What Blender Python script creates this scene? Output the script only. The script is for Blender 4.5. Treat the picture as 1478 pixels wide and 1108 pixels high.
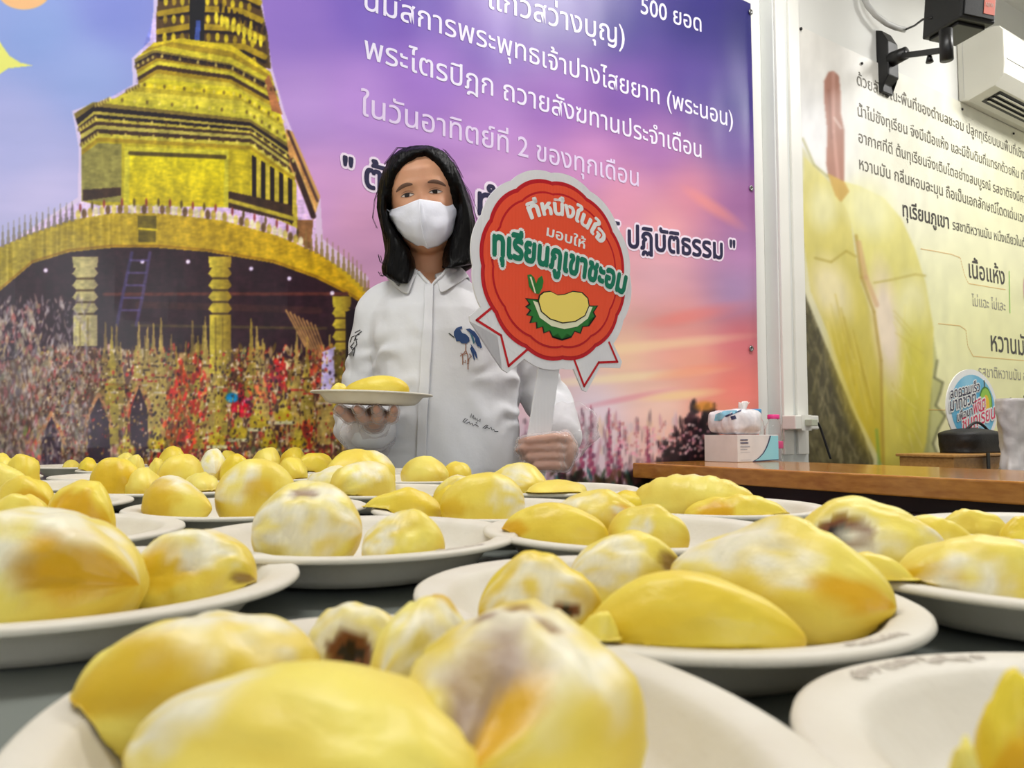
import bpy, bmesh, math, random, time
import numpy as np
from mathutils import Vector, Matrix, noise
from mathutils.bvhtree import BVHTree

# ---------------------------------------------------------------- scene, camera, light
for o in list(bpy.data.objects):
    bpy.data.objects.remove(o)
S = bpy.context.scene
COL = S.collection
F, CX, CY = 1110.0, 739.0, 554.0
PITCH = math.atan(69 / F)
TABLE_Z = 0.75
CAMZ = 0.838
cam_d = bpy.data.cameras.new('camera')
cam = bpy.data.objects.new('camera', cam_d)
COL.objects.link(cam)
cam.location = (0, 0, CAMZ)
cam.rotation_euler = (math.pi / 2 + PITCH, 0, 0)
cam_d.sensor_width = 36
cam_d.lens = F / 1478 * 36
cam_d.clip_start = 0.01
cam_d.dof.use_dof = True
cam_d.dof.focus_distance = 1.35
cam_d.dof.aperture_fstop = 18
S.camera = cam
S.view_settings.view_transform = 'Standard'
S.view_settings.look = 'None'
S.view_settings.gamma = 1
S.view_settings.use_curve_mapping = False
S.view_settings.exposure = 0.36

world = bpy.data.worlds.new('world')
S.world = world
world.use_nodes = True
world.node_tree.nodes['Background'].inputs[0].default_value = (0.86, 0.93, 1.0, 1)
world.node_tree.nodes['Background'].inputs[1].default_value = 0.6

# wall frame: back wall passes W0, runs along U, faces N (towards the room)
W0 = Vector((0.395, 2.625, 0))
U = Vector((0.829, 0.559, 0)).normalized()
N = Vector((0.559, -0.829, 0)).normalized()
UP = Vector((0, 0, 1))


def W(s, m, z):
    return W0 + U * s + N * m + UP * z


def area(name, loc, target, sx, sy, power, col=(1, 1, 1), spread=180):
    d = bpy.data.lights.new(name, 'AREA')
    d.shape = 'RECTANGLE'
    d.size, d.size_y = sx, sy
    d.energy = power
    d.color = col
    d.spread = math.radians(spread)
    o = bpy.data.objects.new(name, d)
    COL.objects.link(o)
    o.location = loc
    o.rotation_euler = (Vector(target) - Vector(loc)).to_track_quat('-Z', 'Y').to_euler()
    return o


# daylight coming through the shop window behind the camera, and the ceiling tubes
area('window_daylight', W(-1.8, 5.35, 1.6), W(-1.8, 0, 1.5), 2.1, 1.8, 28, (0.90, 0.95, 1.0))
for ls, lm, pw in ((-2.0, 1.15, 25), (0.4, 1.05, 31), (2.6, 1.05, 31), (-2.0, 3.5, 2), (0.6, 3.5, 2)):
    area('ceiling_tube_light', W(ls, lm, 3.12), W(ls, lm, 0) , 1.2, 0.3, pw, (1.0, 0.985, 0.96))

# ---------------------------------------------------------------- helpers
CROT = Matrix.Rotation(math.pi / 2 + PITCH, 3, 'X')


def ray(px, py):
    return (CROT @ Vector(((px - CX) / F, (CY - py) / F, -1)))


CAM = Vector((0, 0, CAMZ))


def at(px, py, Y):
    d = ray(px, py)
    return CAM + d * (Y / d.y)


def onplane(px, py, p0, n):
    d = ray(px, py)
    t = (p0 - CAM).dot(n) / d.dot(n)
    return CAM + d * t


def wall_sz(px, py, m=0.0):
    p = onplane(px, py, W(0, m, 0), N)
    return ((p - W0).dot(U), p.z)


def lin(c):
    c = c / 255.0
    return c / 12.92 if c <= 0.04045 else ((c + 0.055) / 1.055) ** 2.4


def C(r, g, b):
    return (lin(r), lin(g), lin(b), 1)


def mesh(name, v, f):
    me = bpy.data.meshes.new(name)
    me.from_pydata([tuple(p) for p in v], [], f)
    me.update()
    return me


def link(name, me, mat, parent=None, smooth=False):
    o = bpy.data.objects.new(name, me)
    COL.objects.link(o)
    if mat is not None:
        for m in (mat if isinstance(mat, (list, tuple)) else [mat]):
            me.materials.append(m)
    if smooth:
        me.polygons.foreach_set('use_smooth', [True] * len(me.polygons))
    if parent is not None:
        o.parent = parent
        o.matrix_parent_inverse = parent.matrix_basis.inverted()
    return o


def tag(o, label, cat, group=None, kind=None):
    if label: o['label'] = label
    if cat: o['category'] = cat
    if group: o['group'] = group
    if kind: o['kind'] = kind
    return o


def empty(name, loc, label, cat, group=None):
    o = bpy.data.objects.new(name, None)
    o.empty_display_size = 0.05
    COL.objects.link(o)
    o.location = loc
    return tag(o, label, cat, group)


class MB:
    def __init__(s):
        s.v, s.f, s.mi = [], [], []

    def add(s, v, f, mi=0):
        b = len(s.v)
        s.v += [Vector(p) for p in v]
        s.f += [tuple(i + b for i in q) for q in f]
        s.mi += [mi] * len(f)
        return s

    def frame_box(s, o, a, b, c, mi=0):
        """box from corner o with edge vectors a, b, c"""
        o, a, b, c = map(Vector, (o, a, b, c))
        v = [o, o + a, o + a + b, o + b, o + c, o + a + c, o + a + b + c, o + b + c]
        f = [(0, 3, 2, 1), (4, 5, 6, 7), (0, 1, 5, 4), (1, 2, 6, 5), (2, 3, 7, 6), (3, 0, 4, 7)]
        if a.cross(b).dot(c) < 0:
            f = [tuple(reversed(q)) for q in f]
        return s.add(v, f, mi)

    def wbox(s, s0, s1, m0, m1, z0, z1, mi=0):
        return s.frame_box(W(s0, m0, z0), U * (s1 - s0), N * (m1 - m0), UP * (z1 - z0), mi)

    def tube(s, pts, r, n=8, mi=0, cap=True):
        pts = [Vector(p) for p in pts]
        rs = r if isinstance(r, (list, tuple)) else [r] * len(pts)
        prev = None
        v, f = [], []
        for i, p in enumerate(pts):
            t = (pts[min(i + 1, len(pts) - 1)] - pts[max(i - 1, 0)]).normalized()
            if prev is None:
                a = t.orthogonal().normalized()
            else:
                a = (prev - t * prev.dot(t)).normalized()
            prev = a
            b = t.cross(a)
            for k in range(n):
                th = 2 * math.pi * k / n
                v.append(p + (a * math.cos(th) + b * math.sin(th)) * rs[i])
        for i in range(len(pts) - 1):
            for k in range(n):
                k2 = (k + 1) % n
                f.append((i * n + k, i * n + k2, (i + 1) * n + k2, (i + 1) * n + k))
        if cap:
            f.append(tuple(reversed(range(n))))
            f.append(tuple(range((len(pts) - 1) * n, len(pts) * n)))
        return s.add(v, f, mi)

    def lathe(s, prof, o, n=32, ax=None, mi=0, sx=1.0, sy=1.0, rot=0.0):
        """prof: list of (r, z) around the z axis at o"""
        v, f = [], []
        o = Vector(o)
        cr, sr = math.cos(rot), math.sin(rot)
        R = ax.to_track_quat('Z', 'Y').to_matrix() if ax is not None else None
        for r, z in prof:
            for k in range(n):
                th = 2 * math.pi * k / n
                x, y = r * math.cos(th) * sx, r * math.sin(th) * sy
                p = Vector((x * cr - y * sr, x * sr + y * cr, z))
                if R is not None: p = R @ p
                v.append(o + p)
        for i in range(len(prof) - 1):
            for k in range(n):
                k2 = (k + 1) % n
                f.append((i * n + k, i * n + k2, (i + 1) * n + k2, (i + 1) * n + k))
        if prof[0][0] > 1e-6: f.append(tuple(reversed(range(n))))
        if prof[-1][0] > 1e-6: f.append(tuple(range((len(prof) - 1) * n, len(prof) * n)))
        return s.add(v, f, mi)

    def prism(s, poly, to3, d0, d1, mi=0, side=None):
        """2D polygon extruded along third coordinate; to3(x,y,d) -> point"""
        n = len(poly)
        bm = bmesh.new()
        vs = [bm.verts.new((x, y, 0)) for x, y in poly]
        fc = bm.faces.new(vs)
        bmesh.ops.triangulate(bm, faces=[fc])
        bm.verts.index_update()
        bm.normal_update()
        tri = []
        for q in bm.faces:
            ids = [w.index for w in q.verts]
            if q.normal.z < 0: ids.reverse()
            tri.append(tuple(ids))
        bm.free()
        area2 = sum(poly[i][0] * poly[(i + 1) % n][1] - poly[(i + 1) % n][0] * poly[i][1] for i in range(n))
        if d1 is None:
            return s.add([to3(x, y, d0) for x, y in poly], tri, mi)
        v = [to3(x, y, d1) for x, y in poly] + [to3(x, y, d0) for x, y in poly]
        s.add(v, tri + [tuple(i + n for i in reversed(q)) for q in tri], mi)
        q = []
        for i in range(n):
            j = (i + 1) % n
            q.append((i, i + n, j + n, j) if area2 > 0 else (i, j, j + n, i + n))
        b = len(s.v) - 2 * n
        s.f += [tuple(k + b for k in w) for w in q]
        s.mi += [mi if side is None else side] * len(q)
        return s

    def build(s, name, mat, parent=None, smooth=False, bevel=0.0, seg=2, autosmooth=None):
        me = mesh(name, s.v, s.f)
        o = link(name, me, mat, parent, smooth)
        if any(s.mi): me.polygons.foreach_set('material_index', s.mi)
        if bevel:
            b = o.modifiers.new('bevel', 'BEVEL')
            b.width, b.segments, b.limit_method, b.angle_limit = bevel, seg, 'ANGLE', math.radians(40)
        return o


def baked(o):
    """apply the modifiers of o into its mesh"""
    dg = bpy.context.evaluated_depsgraph_get()
    me = bpy.data.meshes.new_from_object(o.evaluated_get(dg))
    o.modifiers.clear()
    o.data = me
    return o


def voxel(o, size, smooth=4, fac=0.5):
    m = o.modifiers.new('r', 'REMESH')
    m.mode = 'VOXEL'
    m.voxel_size = size
    m.use_smooth_shade = True
    if smooth:
        q = o.modifiers.new('s', 'SMOOTH')
        q.iterations = smooth
        q.factor = fac
    return baked(o)


# ---------------------------------------------------------------- materials
def mat(name, col, rough=0.5, metal=0.0, spec=0.5, **kw):
    m = bpy.data.materials.new(name)
    m.use_nodes = True
    b = m.node_tree.nodes['Principled BSDF']
    b.inputs['Base Color'].default_value = col
    b.inputs['Roughness'].default_value = rough
    b.inputs['Metallic'].default_value = metal
    b.inputs['Specular IOR Level'].default_value = spec
    for k, v in kw.items():
        b.inputs[k.replace('_', ' ')].default_value = v
    return m


def nd(m, t, **kw):
    n = m.node_tree.nodes.new(t)
    for k, v in kw.items():
        if hasattr(n, k): setattr(n, k, v)
        else: n.inputs[k.replace('_', ' ')].default_value = v
    return n


def lk(m, a, b):
    m.node_tree.links.new(a, b)


def grain(m, col2, scale=(8, 8, 8), nscale=5.0, detail=6, lo=0.35, hi=0.7, bump=0.0, bscale=80.0):
    """procedural noise variation between the base colour and col2, with a fine bump"""
    b = m.node_tree.nodes['Principled BSDF']
    c1 = tuple(b.inputs['Base Color'].default_value)
    tc = nd(m, 'ShaderNodeTexCoord')
    mp = nd(m, 'ShaderNodeMapping')
    mp.inputs['Scale'].default_value = scale
    lk(m, tc.outputs['Object'], mp.inputs['Vector'])
    nz = nd(m, 'ShaderNodeTexNoise', Scale=nscale, Detail=detail)
    lk(m, mp.outputs['Vector'], nz.inputs['Vector'])
    cr = nd(m, 'ShaderNodeValToRGB')
    cr.color_ramp.elements[0].position, cr.color_ramp.elements[1].position = lo, hi
    cr.color_ramp.elements[0].color, cr.color_ramp.elements[1].color = c1, col2
    lk(m, nz.outputs['Fac'], cr.inputs['Fac'])
    lk(m, cr.outputs['Color'], b.inputs['Base Color'])
    if bump:
        n2 = nd(m, 'ShaderNodeTexNoise', Scale=bscale, Detail=3)
        lk(m, tc.outputs['Object'], n2.inputs['Vector'])
        bp = nd(m, 'ShaderNodeBump', Strength=bump, Distance=0.002)
        lk(m, n2.outputs['Fac'], bp.inputs['Height'])
        lk(m, bp.outputs['Normal'], b.inputs['Normal'])
    return m


def attr_mat(name, attr='col', rough=0.5, spec=0.5, bump=0.0, bscale=60.0, **kw):
    m = mat(name, (1, 1, 1, 1), rough, spec=spec, **kw)
    a = nd(m, 'ShaderNodeVertexColor')
    a.layer_name = attr
    b = m.node_tree.nodes['Principled BSDF']
    lk(m, a.outputs['Color'], b.inputs['Base Color'])
    if bump:
        tc = nd(m, 'ShaderNodeTexCoord')
        n2 = nd(m, 'ShaderNodeTexNoise', Scale=bscale, Detail=4)
        lk(m, tc.outputs['Object'], n2.inputs['Vector'])
        bp = nd(m, 'ShaderNodeBump', Strength=bump, Distance=0.002)
        lk(m, n2.outputs['Fac'], bp.inputs['Height'])
        lk(m, bp.outputs['Normal'], b.inputs['Normal'])
    return m


M = {}
M['wall'] = grain(mat('painted wall', C(232, 232, 226), 0.75), C(225, 225, 219), (1, 1, 1), 1.5, 3, bump=0.05)
M['ceil'] = grain(mat('ceiling paint', C(232, 231, 225), 0.8), C(224, 223, 217), (1, 1, 1), 1.5, 3)
M['floor'] = grain(mat('floor tile', C(150, 143, 132), 0.25), C(134, 127, 116), (1, 1, 1), 2.5, 5)
M['pillar'] = grain(mat('pillar gloss paint', C(222, 224, 220), 0.45), C(212, 215, 211), (1, 1, 1), 2, 3)
M['white'] = grain(mat('white plastic', C(232, 231, 224), 0.35), C(224, 223, 215), (1, 1, 1), 3, 2)
M['table'] = grain(mat('pale laminate', C(132, 137, 131), 0.14), C(122, 127, 121), (1, 1, 1), 4, 5, bump=0.02)
M['metal'] = mat('grey steel', C(150, 150, 150), 0.35, 1.0)
M['black'] = grain(mat('black plastic', C(9, 9, 10), 0.42), C(14, 14, 15), (1, 1, 1), 30, 2, bump=0.1, bscale=300)
M['paper'] = grain(mat('moulded pulp', C(222, 216, 202), 0.55), C(212, 204, 187), (1, 1, 1), 22, 5, bump=0.12, bscale=260)
M['sheet'] = mat('printed card', C(240, 240, 238), 0.4)
M['cable'] = mat('grey conduit', C(196, 196, 192), 0.5)

# ---------------------------------------------------------------- the room
SL, SR, MF, HC = -3.6, 4.2, 5.5, 3.3


def struct(o, label=None):
    o['kind'] = 'structure'
    if label: o['label'] = label
    return o


struct(MB().wbox(SL - .1, SR + .1, -.1, 0, 0, HC).build('wall_back', M['wall']), 'off-white painted wall behind the printed banners')
struct(MB().wbox(SL - .1, SL, 0, MF, 0, HC).build('wall_left', M['wall']), 'off-white side wall left of the table')
struct(MB().wbox(SR, SR + .1, 0, MF, 0, HC).build('wall_right', M['wall']), 'off-white side wall beyond the air conditioner')
struct(MB().wbox(SL - .1, SR + .1, -.1, MF + .1, -.1, 0).build('floor', M['floor']), 'pale tiled floor')
struct(MB().wbox(SL - .1, SR + .1, -.1, MF + .1, HC, HC + .1).build('ceiling', M['ceil']), 'white ceiling')
b = MB()
b.wbox(SL, SR, MF, MF + .1, 0, .75).wbox(SL, SR, MF, MF + .1, 2.75, HC).wbox(SL, -3.45, MF, MF + .1, .75, 2.75).wbox(-.35, SR, MF, MF + .1, .75, 2.75)
struct(b.build('wall_front', M['wall']), 'wall with the shop window behind the camera')
wn = MB()
wn.wbox(-3.45, -.35, MF, MF + .08, .75, .81).wbox(-3.45, -.35, MF, MF + .08, 2.69, 2.75)
for sx in (-3.45, -2.44, -1.42, -.41):
    wn.wbox(sx, sx + .06, MF, MF + .08, .81, 2.69)
struct(wn.build('window_1', M['metal']), 'shop window frame behind the camera')

# white square column between the two banners, with a trunking strip on its face
pm = 0.066
ps0 = wall_sz(1102, 300)[0]
for k in range(60):
    if wall_sz(1121, 300, pm)[0] > ps0: pm += 0.002
    else: pm -= 0.002
pm = max(.03, min(.15, pm))
ps1 = wall_sz(1159, 300, pm)[0]
col = struct(MB().wbox(ps0, ps1, 0, pm, 0, HC).build('trim_1', M['pillar'], bevel=.003), 'white painted column between the two banners')
g0 = wall_sz(1135, 300, pm)[0]
g1 = wall_sz(1141, 300, pm)[0]
g2 = wall_sz(1156, 300, pm)[0]
cm = MB().wbox(ps0 + .004, g0, pm, pm + .012, .75, HC - .01).wbox(g1, g2, pm, pm + .012, .75, HC - .01)
cm.build('trunking_strip', M['white'], col, bevel=.002)

# ---------------------------------------------------------------- painter for the printed banners
rng = np.random.default_rng(7)


def vnoise(h, w, sy, sx, seed, oct=3):
    r = np.random.default_rng(seed)
    out = np.zeros((h, w)); amp = 1.0; tot = 0
    for o in range(oct):
        gy, gx = max(2, int(h / sy) + 2), max(2, int(w / sx) + 2)
        g = r.random((gy, gx))
        yy = np.linspace(0, gy - 1.001, h); xx = np.linspace(0, gx - 1.001, w)
        y0 = yy.astype(int); x0 = xx.astype(int)
        fy = yy - y0; fx = xx - x0
        fy = (fy * fy * (3 - 2 * fy))[:, None]; fx = (fx * fx * (3 - 2 * fx))[None, :]
        a = g[np.ix_(y0, x0)]; b_ = g[np.ix_(y0, x0 + 1)]; c = g[np.ix_(y0 + 1, x0)]; d = g[np.ix_(y0 + 1, x0 + 1)]
        out += amp * ((a * (1 - fx) + b_ * fx) * (1 - fy) + (c * (1 - fx) + d * fx) * fy)
        tot += amp; amp *= .5; sy = max(1.5, sy / 2); sx = max(1.5, sx / 2)
    return out / tot


class Art:
    """a printed picture laid out in its own plane and later carried by the vertices of a banner"""
    def __init__(s, x0, y0, x1, y1):
        s.x0, s.y0 = x0, y0
        s.w, s.h = x1 - x0, y1 - y0
        s.a = np.zeros((s.h, s.w, 3))
        s.Y, s.X = np.mgrid[y0:y1, x0:x1].astype(float)

    def field(s, pts, sig):
        num = np.zeros_like(s.a); den = np.zeros((s.h, s.w))
        for x, y, r, g, b_ in pts:
            d2 = (s.X - x) ** 2 + (s.Y - y) ** 2
            wt = 1.0 / (d2 + sig * sig) ** 1.6
            num += wt[..., None] * np.array((r, g, b_), float); den += wt
        s.a[:] = num / den[..., None]

    def box(s, xs, ys, pad=2):
        xa = max(0, int(min(xs) - s.x0 - pad)); xb = min(s.w, int(max(xs) - s.x0 + pad + 1))
        ya = max(0, int(min(ys) - s.y0 - pad)); yb = min(s.h, int(max(ys) - s.y0 + pad + 1))
        return ya, yb, xa, xb

    def inside(s, pts):
        xs = [p[0] for p in pts]; ys = [p[1] for p in pts]
        ya, yb, xa, xb = s.box(xs, ys)
        if ya >= yb or xa >= xb: return None
        X = s.X[ya:yb, xa:xb]; Y = s.Y[ya:yb, xa:xb]
        m = np.zeros(X.shape, bool)
        n = len(pts)
        for i in range(n):
            x1, y1 = pts[i]; x2, y2 = pts[(i + 1) % n]
            if y1 == y2: continue
            c = ((y1 > Y) != (y2 > Y)) & (X < (x2 - x1) * (Y - y1) / (y2 - y1) + x1)
            m ^= c
        return ya, yb, xa, xb, m

    def poly(s, pts, col, al=1.0, col2=None, vert=True):
        r = s.inside(pts)
        if r is None: return
        ya, yb, xa, xb, m = r
        c = np.array(col, float)[None, None, :] * np.ones(m.shape + (1,))
        if col2 is not None:
            ys = [p[1] for p in pts] if vert else [p[0] for p in pts]
            G = s.Y[ya:yb, xa:xb] if vert else s.X[ya:yb, xa:xb]
            t = np.clip((G - min(ys)) / max(1e-6, max(ys) - min(ys)), 0, 1)[..., None]
            c = c * (1 - t) + np.array(col2, float) * t
        sub = s.a[ya:yb, xa:xb]
        sub[m] = sub[m] * (1 - al) + c[m] * al

    def line(s, pts, w, col, al=1.0):
        for (x1, y1), (x2, y2) in zip(pts[:-1], pts[1:]):
            ya, yb, xa, xb = s.box((x1, x2), (y1, y2), w + 1)
            if ya >= yb or xa >= xb: continue
            X = s.X[ya:yb, xa:xb]; Y = s.Y[ya:yb, xa:xb]
            dx, dy = x2 - x1, y2 - y1
            t = np.clip(((X - x1) * dx + (Y - y1) * dy) / max(1e-6, dx * dx + dy * dy), 0, 1)
            d = np.hypot(X - x1 - t * dx, Y - y1 - t * dy)
            k = (np.clip(w / 2 + .5 - d, 0, 1) * al)[..., None]
            s.a[ya:yb, xa:xb] = s.a[ya:yb, xa:xb] * (1 - k) + np.array(col, float) * k

    def blob(s, x, y, rx, ry, col, al=1.0, soft=.5, rot=0.0):
        R = max(rx, ry) * 1.5
        ya, yb, xa, xb = s.box((x - R, x + R), (y - R, y + R))
        if ya >= yb or xa >= xb: return
        X = s.X[ya:yb, xa:xb] - x; Y = s.Y[ya:yb, xa:xb] - y
        c, n = math.cos(rot), math.sin(rot)
        d = np.hypot((X * c + Y * n) / rx, (-X * n + Y * c) / ry)
        k = (np.clip((1 + soft / 2 - d) / max(soft, .02), 0, 1) * al)[..., None]
        s.a[ya:yb, xa:xb] = s.a[ya:yb, xa:xb] * (1 - k) + np.array(col, float) * k

    def sample(s, px, py):
        x = np.clip(px - s.x0, 0, s.w - 1.01); y = np.clip(py - s.y0, 0, s.h - 1.01)
        xi = x.astype(int); yi = y.astype(int); fx = (x - xi)[:, None]; fy = (y - yi)[:, None]
        a = s.a
        c = (a[yi, xi] * (1 - fx) + a[yi, xi + 1] * fx) * (1 - fy) + (a[yi + 1, xi] * (1 - fx) + a[yi + 1, xi + 1] * fx) * fy
        c = np.clip(c, 0, 255) / 255
        return np.where(c <= .04045, c / 12.92, ((c + .055) / 1.055) ** 2.4)


def lerp_poly(a, b_, t):
    return [(p[0] * (1 - t) + q[0] * t, p[1] * (1 - t) + q[1] * t) for p, q in zip(a, b_)]


# ---- picture 1: golden stepped shrine against a violet and pink sky
A = Art(-160, -420, 1110, 780)
A.field([(-150, -400, 80, 100, 200), (300, -300, 90, 90, 190), (700, -300, 60, 45, 140), (1050, -300, 35, 30, 100),
         (60, 40, 140, 165, 228), (130, 100, 152, 172, 232), (20, 200, 178, 182, 236), (60, 300, 202, 196, 242), (-100, 400, 205, 205, 240),
         (160, 20, 128, 140, 220), (430, 30, 142, 112, 200), (520, 20, 118, 92, 190), (600, 10, 100, 70, 176), (440, 150, 186, 148, 220), (520, 140, 188, 142, 222),
         (620, 110, 160, 112, 206), (700, 60, 112, 74, 176), (800, 20, 72, 48, 142), (900, 30, 52, 42, 128), (1000, 30, 40, 36, 112), (1080, 40, 34, 34, 104),
         (700, 180, 182, 130, 208), (800, 150, 150, 100, 186), (900, 140, 112, 72, 160), (1000, 120, 72, 52, 138), (1070, 150, 52, 44, 124),
         (450, 280, 212, 156, 212), (520, 320, 224, 164, 208), (500, 400, 214, 160, 200), (720, 250, 208, 156, 212), (850, 230, 205, 140, 196), (950, 215, 160, 104, 172),
         (1060, 210, 92, 66, 146), (900, 290, 232, 156, 182), (1000, 280, 228, 142, 158), (1060, 290, 150, 92, 152), (960, 330, 240, 168, 172),
         (1070, 360, 172, 122, 176), (1060, 420, 150, 130, 180), (950, 400, 226, 176, 190), (880, 440, 238, 182, 180), (980, 470, 238, 160, 156), (1070, 490, 222, 112, 124),
         (900, 510, 244, 206, 170), (1000, 520, 244, 176, 150), (1065, 560, 240, 120, 110), (860, 590, 236, 222, 238), (960, 590, 244, 214, 200), (780, 560, 236, 200, 200),
         (1040, 600, 238, 150, 118), (800, 640, 226, 214, 228), (700, 600, 220, 180, 200), (470, 540, 206, 192, 236)], 34)
cl = vnoise(A.h, A.w, 46, 190, 3, 4)[..., None]
A.a += (cl - .5) * np.array((42, 30, 30)) * np.clip((A.Y[..., None] + 100) / 500, 0, 1)
for (x, y, rx, ry, c, al, rot) in [(930, 500, 120, 7, (250, 224, 178), .6, -.1), (1000, 455, 60, 9, (248, 120, 110), .35, -.2), (900, 545, 110, 6, (252, 236, 190), .6, -.08),
                                   (1005, 535, 50, 7, (246, 150, 120), .5, -.15), (905, 575, 60, 4, (226, 140, 160), .5, -.2), (985, 570, 45, 6, (252, 220, 160), .7, -.1),
                                   (1030, 300, 40, 8, (246, 150, 130), .5, .6), (960, 345, 60, 9, (246, 190, 186), .5, .2), (600, 190, 80, 12, (206, 160, 226), .4, .2)]:
    A.blob(x, y, rx, ry, c, al, 1.1, rot)
GY, GM, GO, GD, GX = (222, 204, 46), (172, 150, 38), (132, 118, 52), (74, 54, 36), (38, 24, 30)
# sun-and-star mark at the upper left corner
A.blob(35, -14, 38, 27, (244, 190, 132), 1, .03)
A.poly([(-60, 30), (-20, 40), (-2, 56), (4, 66), (14, 80), (30, 90), (47, 94), (30, 96), (12, 98), (0, 106), (-20, 130), (-60, 150)], (236, 236, 120))
# halo of the cut-out
halo = [(222, -420), (222, 10), (216, 60), (190, 84), (192, 122), (160, 140), (104, 160), (114, 215), (112, 285), (20, 345), (20, 420), (520, 440), (532, 400), (466, 345), (462, 286), (424, 195), (410, 160), (392, 96), (376, -10), (350, -420)]
r = A.inside(halo)
ya, yb, xa, xb, mm = r
A.a[ya:yb, xa:xb][mm] = A.a[ya:yb, xa:xb][mm] * .25 + np.array((236, 214, 244)) * .75
# upper tower with rows of small knobs
A.poly([(246, -420), (330, -420), (350, -250), (372, -10), (386, 50), (391, 100), (300, 80), (225, 62), (226, 20), (234, -60), (238, -250)], (92, 72, 40))
for k in range(16):
    y = -300 + k * 26
    xl, xr = (240 - k * .8, 345 + k * 2.6)
    A.line([(xl, y + 8), (xl + 45, y), (xr - 30, y + 4), (xr, y + 18)], 9, GM)
    A.line([(xl, y + 14), (xl + 45, y + 7), (xr - 30, y + 11), (xr, y + 26)], 4, GX)
    for j in range(11):
        x = xl + 8 + j * (xr - xl - 10) / 11
        A.blob(x, y + 16 + max(0, j - 6) * 2.2, 3.2, 6.5, GY if (j + k) % 3 else GM, .95, .3)
for j in range(9):
    A.blob(312 + j * 8, 26 + j * 4.2, 3, 9, (236, 222, 60), 1, .3)
    A.blob(318 + j * 8, 12 + j * 4, 2, 7, GX, 1, .3)
A.poly([(274, -30), (296, -28), (294, 62), (274, 60)], (24, 24, 30)); A.poly([(283, 30), (290, 30), (288, 62), (280, 60)], (70, 90, 150))


def tier(top, bot, n, cols, jit=0):
    for i in range(n):
        t0, t1 = i / n, (i + 1) / n
        a, b_ = lerp_poly(top, bot, t0), lerp_poly(top, bot, t1 + .01)
        A.poly(a + b_[::-1], cols[i % len(cols)], 1)


T0 = [(222, 62), (262, 55), (335, 66), (390, 104)]
T1 = [(194, 86), (222, 72), (332, 92), (396, 124)]
tier(T0, T1, 3, [GY, GM, (206, 196, 56)])
T2 = [(198, 106), (228, 88), (334, 104), (402, 142)]
tier(T1, T2, 4, [GO, GX, GD, GM])
T3 = [(200, 122), (226, 106), (332, 120), (404, 160)]
tier(T2, T3, 3, [(208, 200, 60), GD, GM])
T4 = [(166, 142), (182, 138), (352, 152), (412, 192)]
tier(T3, T4, 5, [(196, 184, 62), (212, 204, 50), (222, 208, 40), (190, 176, 50), (216, 206, 70)])
T5 = [(107, 164), (135, 147), (360, 172), (420, 210)]
tier(T4, T5, 2, [(214, 206, 64), (196, 190, 60)])
T6 = [(112, 180), (136, 160), (362, 182), (422, 224)]
tier(T5, T6, 2, [GO, GX])
T7 = [(116, 194), (140, 180), (362, 196), (424, 240)]
tier(T6, T7, 4, [(176, 166, 70), GX, (190, 180, 70), GD])
T8 = [(118, 224), (142, 204), (362, 216), (426, 262)]
tier(T7, T8, 4, [(186, 178, 84), GD, (204, 196, 70), GM])
B0 = [(118, 290), (142, 296), (362, 300), (430, 330)]
A.poly(T8 + B0[::-1], (178, 168, 44), 1, (206, 190, 30), False)
A.poly([(118, 224), (142, 206), (176, 208), (176, 292), (118, 290)], (150, 146, 76))
A.poly([(180, 211), (330, 217), (330, 300), (178, 296)], (206, 200, 60)); A.poly([(188, 219), (324, 224), (322, 298), (186, 294)], (224, 214, 22), 1, (206, 190, 24)); A.line([(188, 221), (324, 227)], 6, (96, 84, 30))
for j in range(5):
    A.poly([(364 + j * 13, 224 + j * 8), (370 + j * 13, 228 + j * 8), (370 + j * 13, 305 + j * 5), (364 + j * 13, 300 + j * 5)], GX)
    A.poly([(371 + j * 13, 229 + j * 8), (376 + j * 13, 233 + j * 8), (376 + j * 13, 310 + j * 5), (371 + j * 13, 306 + j * 5)], (206, 190, 70))
A.poly([(120, 274), (175, 270), (175, 282), (120, 290)], GD); A.poly([(330, 276), (420, 296), (424, 322), (330, 300)], GD); A.line([(332, 290), (424, 316)], 6, (196, 182, 60))
# gable running down the right flank
A.poly([(388, 108), (408, 166), (392, 160), (382, 116)], (176, 120, 74))
A.poly([(412, 186), (422, 190), (462, 284), (452, 318), (418, 240)], (210, 160, 90)); A.line([(416, 190), (458, 290)], 4, (90, 60, 50)); A.line([(422, 232), (452, 312)], 8, (70, 48, 40)); A.line([(424, 226), (456, 304)], 2, (226, 190, 110))
A.poly([(428, 318), (452, 318), (448, 360), (430, 350)], (150, 110, 66))
# circular gallery
top = [(-160, 420), (0, 356), (40, 338), (100, 318), (160, 308), (230, 308), (320, 318), (400, 340), (460, 366), (500, 392), (524, 414), (534, 434)]
bot = [(-160, 520), (0, 420), (47, 380), (100, 364), (160, 358), (230, 358), (300, 364), (395, 380), (457, 402), (500, 424), (526, 440), (534, 446)]
A.poly([(-160, 520)] + bot + [(534, 460), (528, 640), (470, 700), (-160, 720)], (62, 40, 44))
A.poly(top + bot[::-1], (166, 158, 66), 1, (214, 176, 24), False)
rib = vnoise(A.h, A.w, 400, 3, 9, 1)
r = A.inside(top + bot[::-1]); ya, yb, xa, xb, mm = r
sub = A.a[ya:yb, xa:xb]; kk = np.clip((260 - A.X[ya:yb, xa:xb]) / 160, .15, 1)
sub[mm] += ((rib[ya:yb, xa:xb] - .5) * 60 * kk)[mm][:, None]
A.line([(x, y - 3) for x, y in bot], 3, (150, 110, 20), .7)
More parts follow.
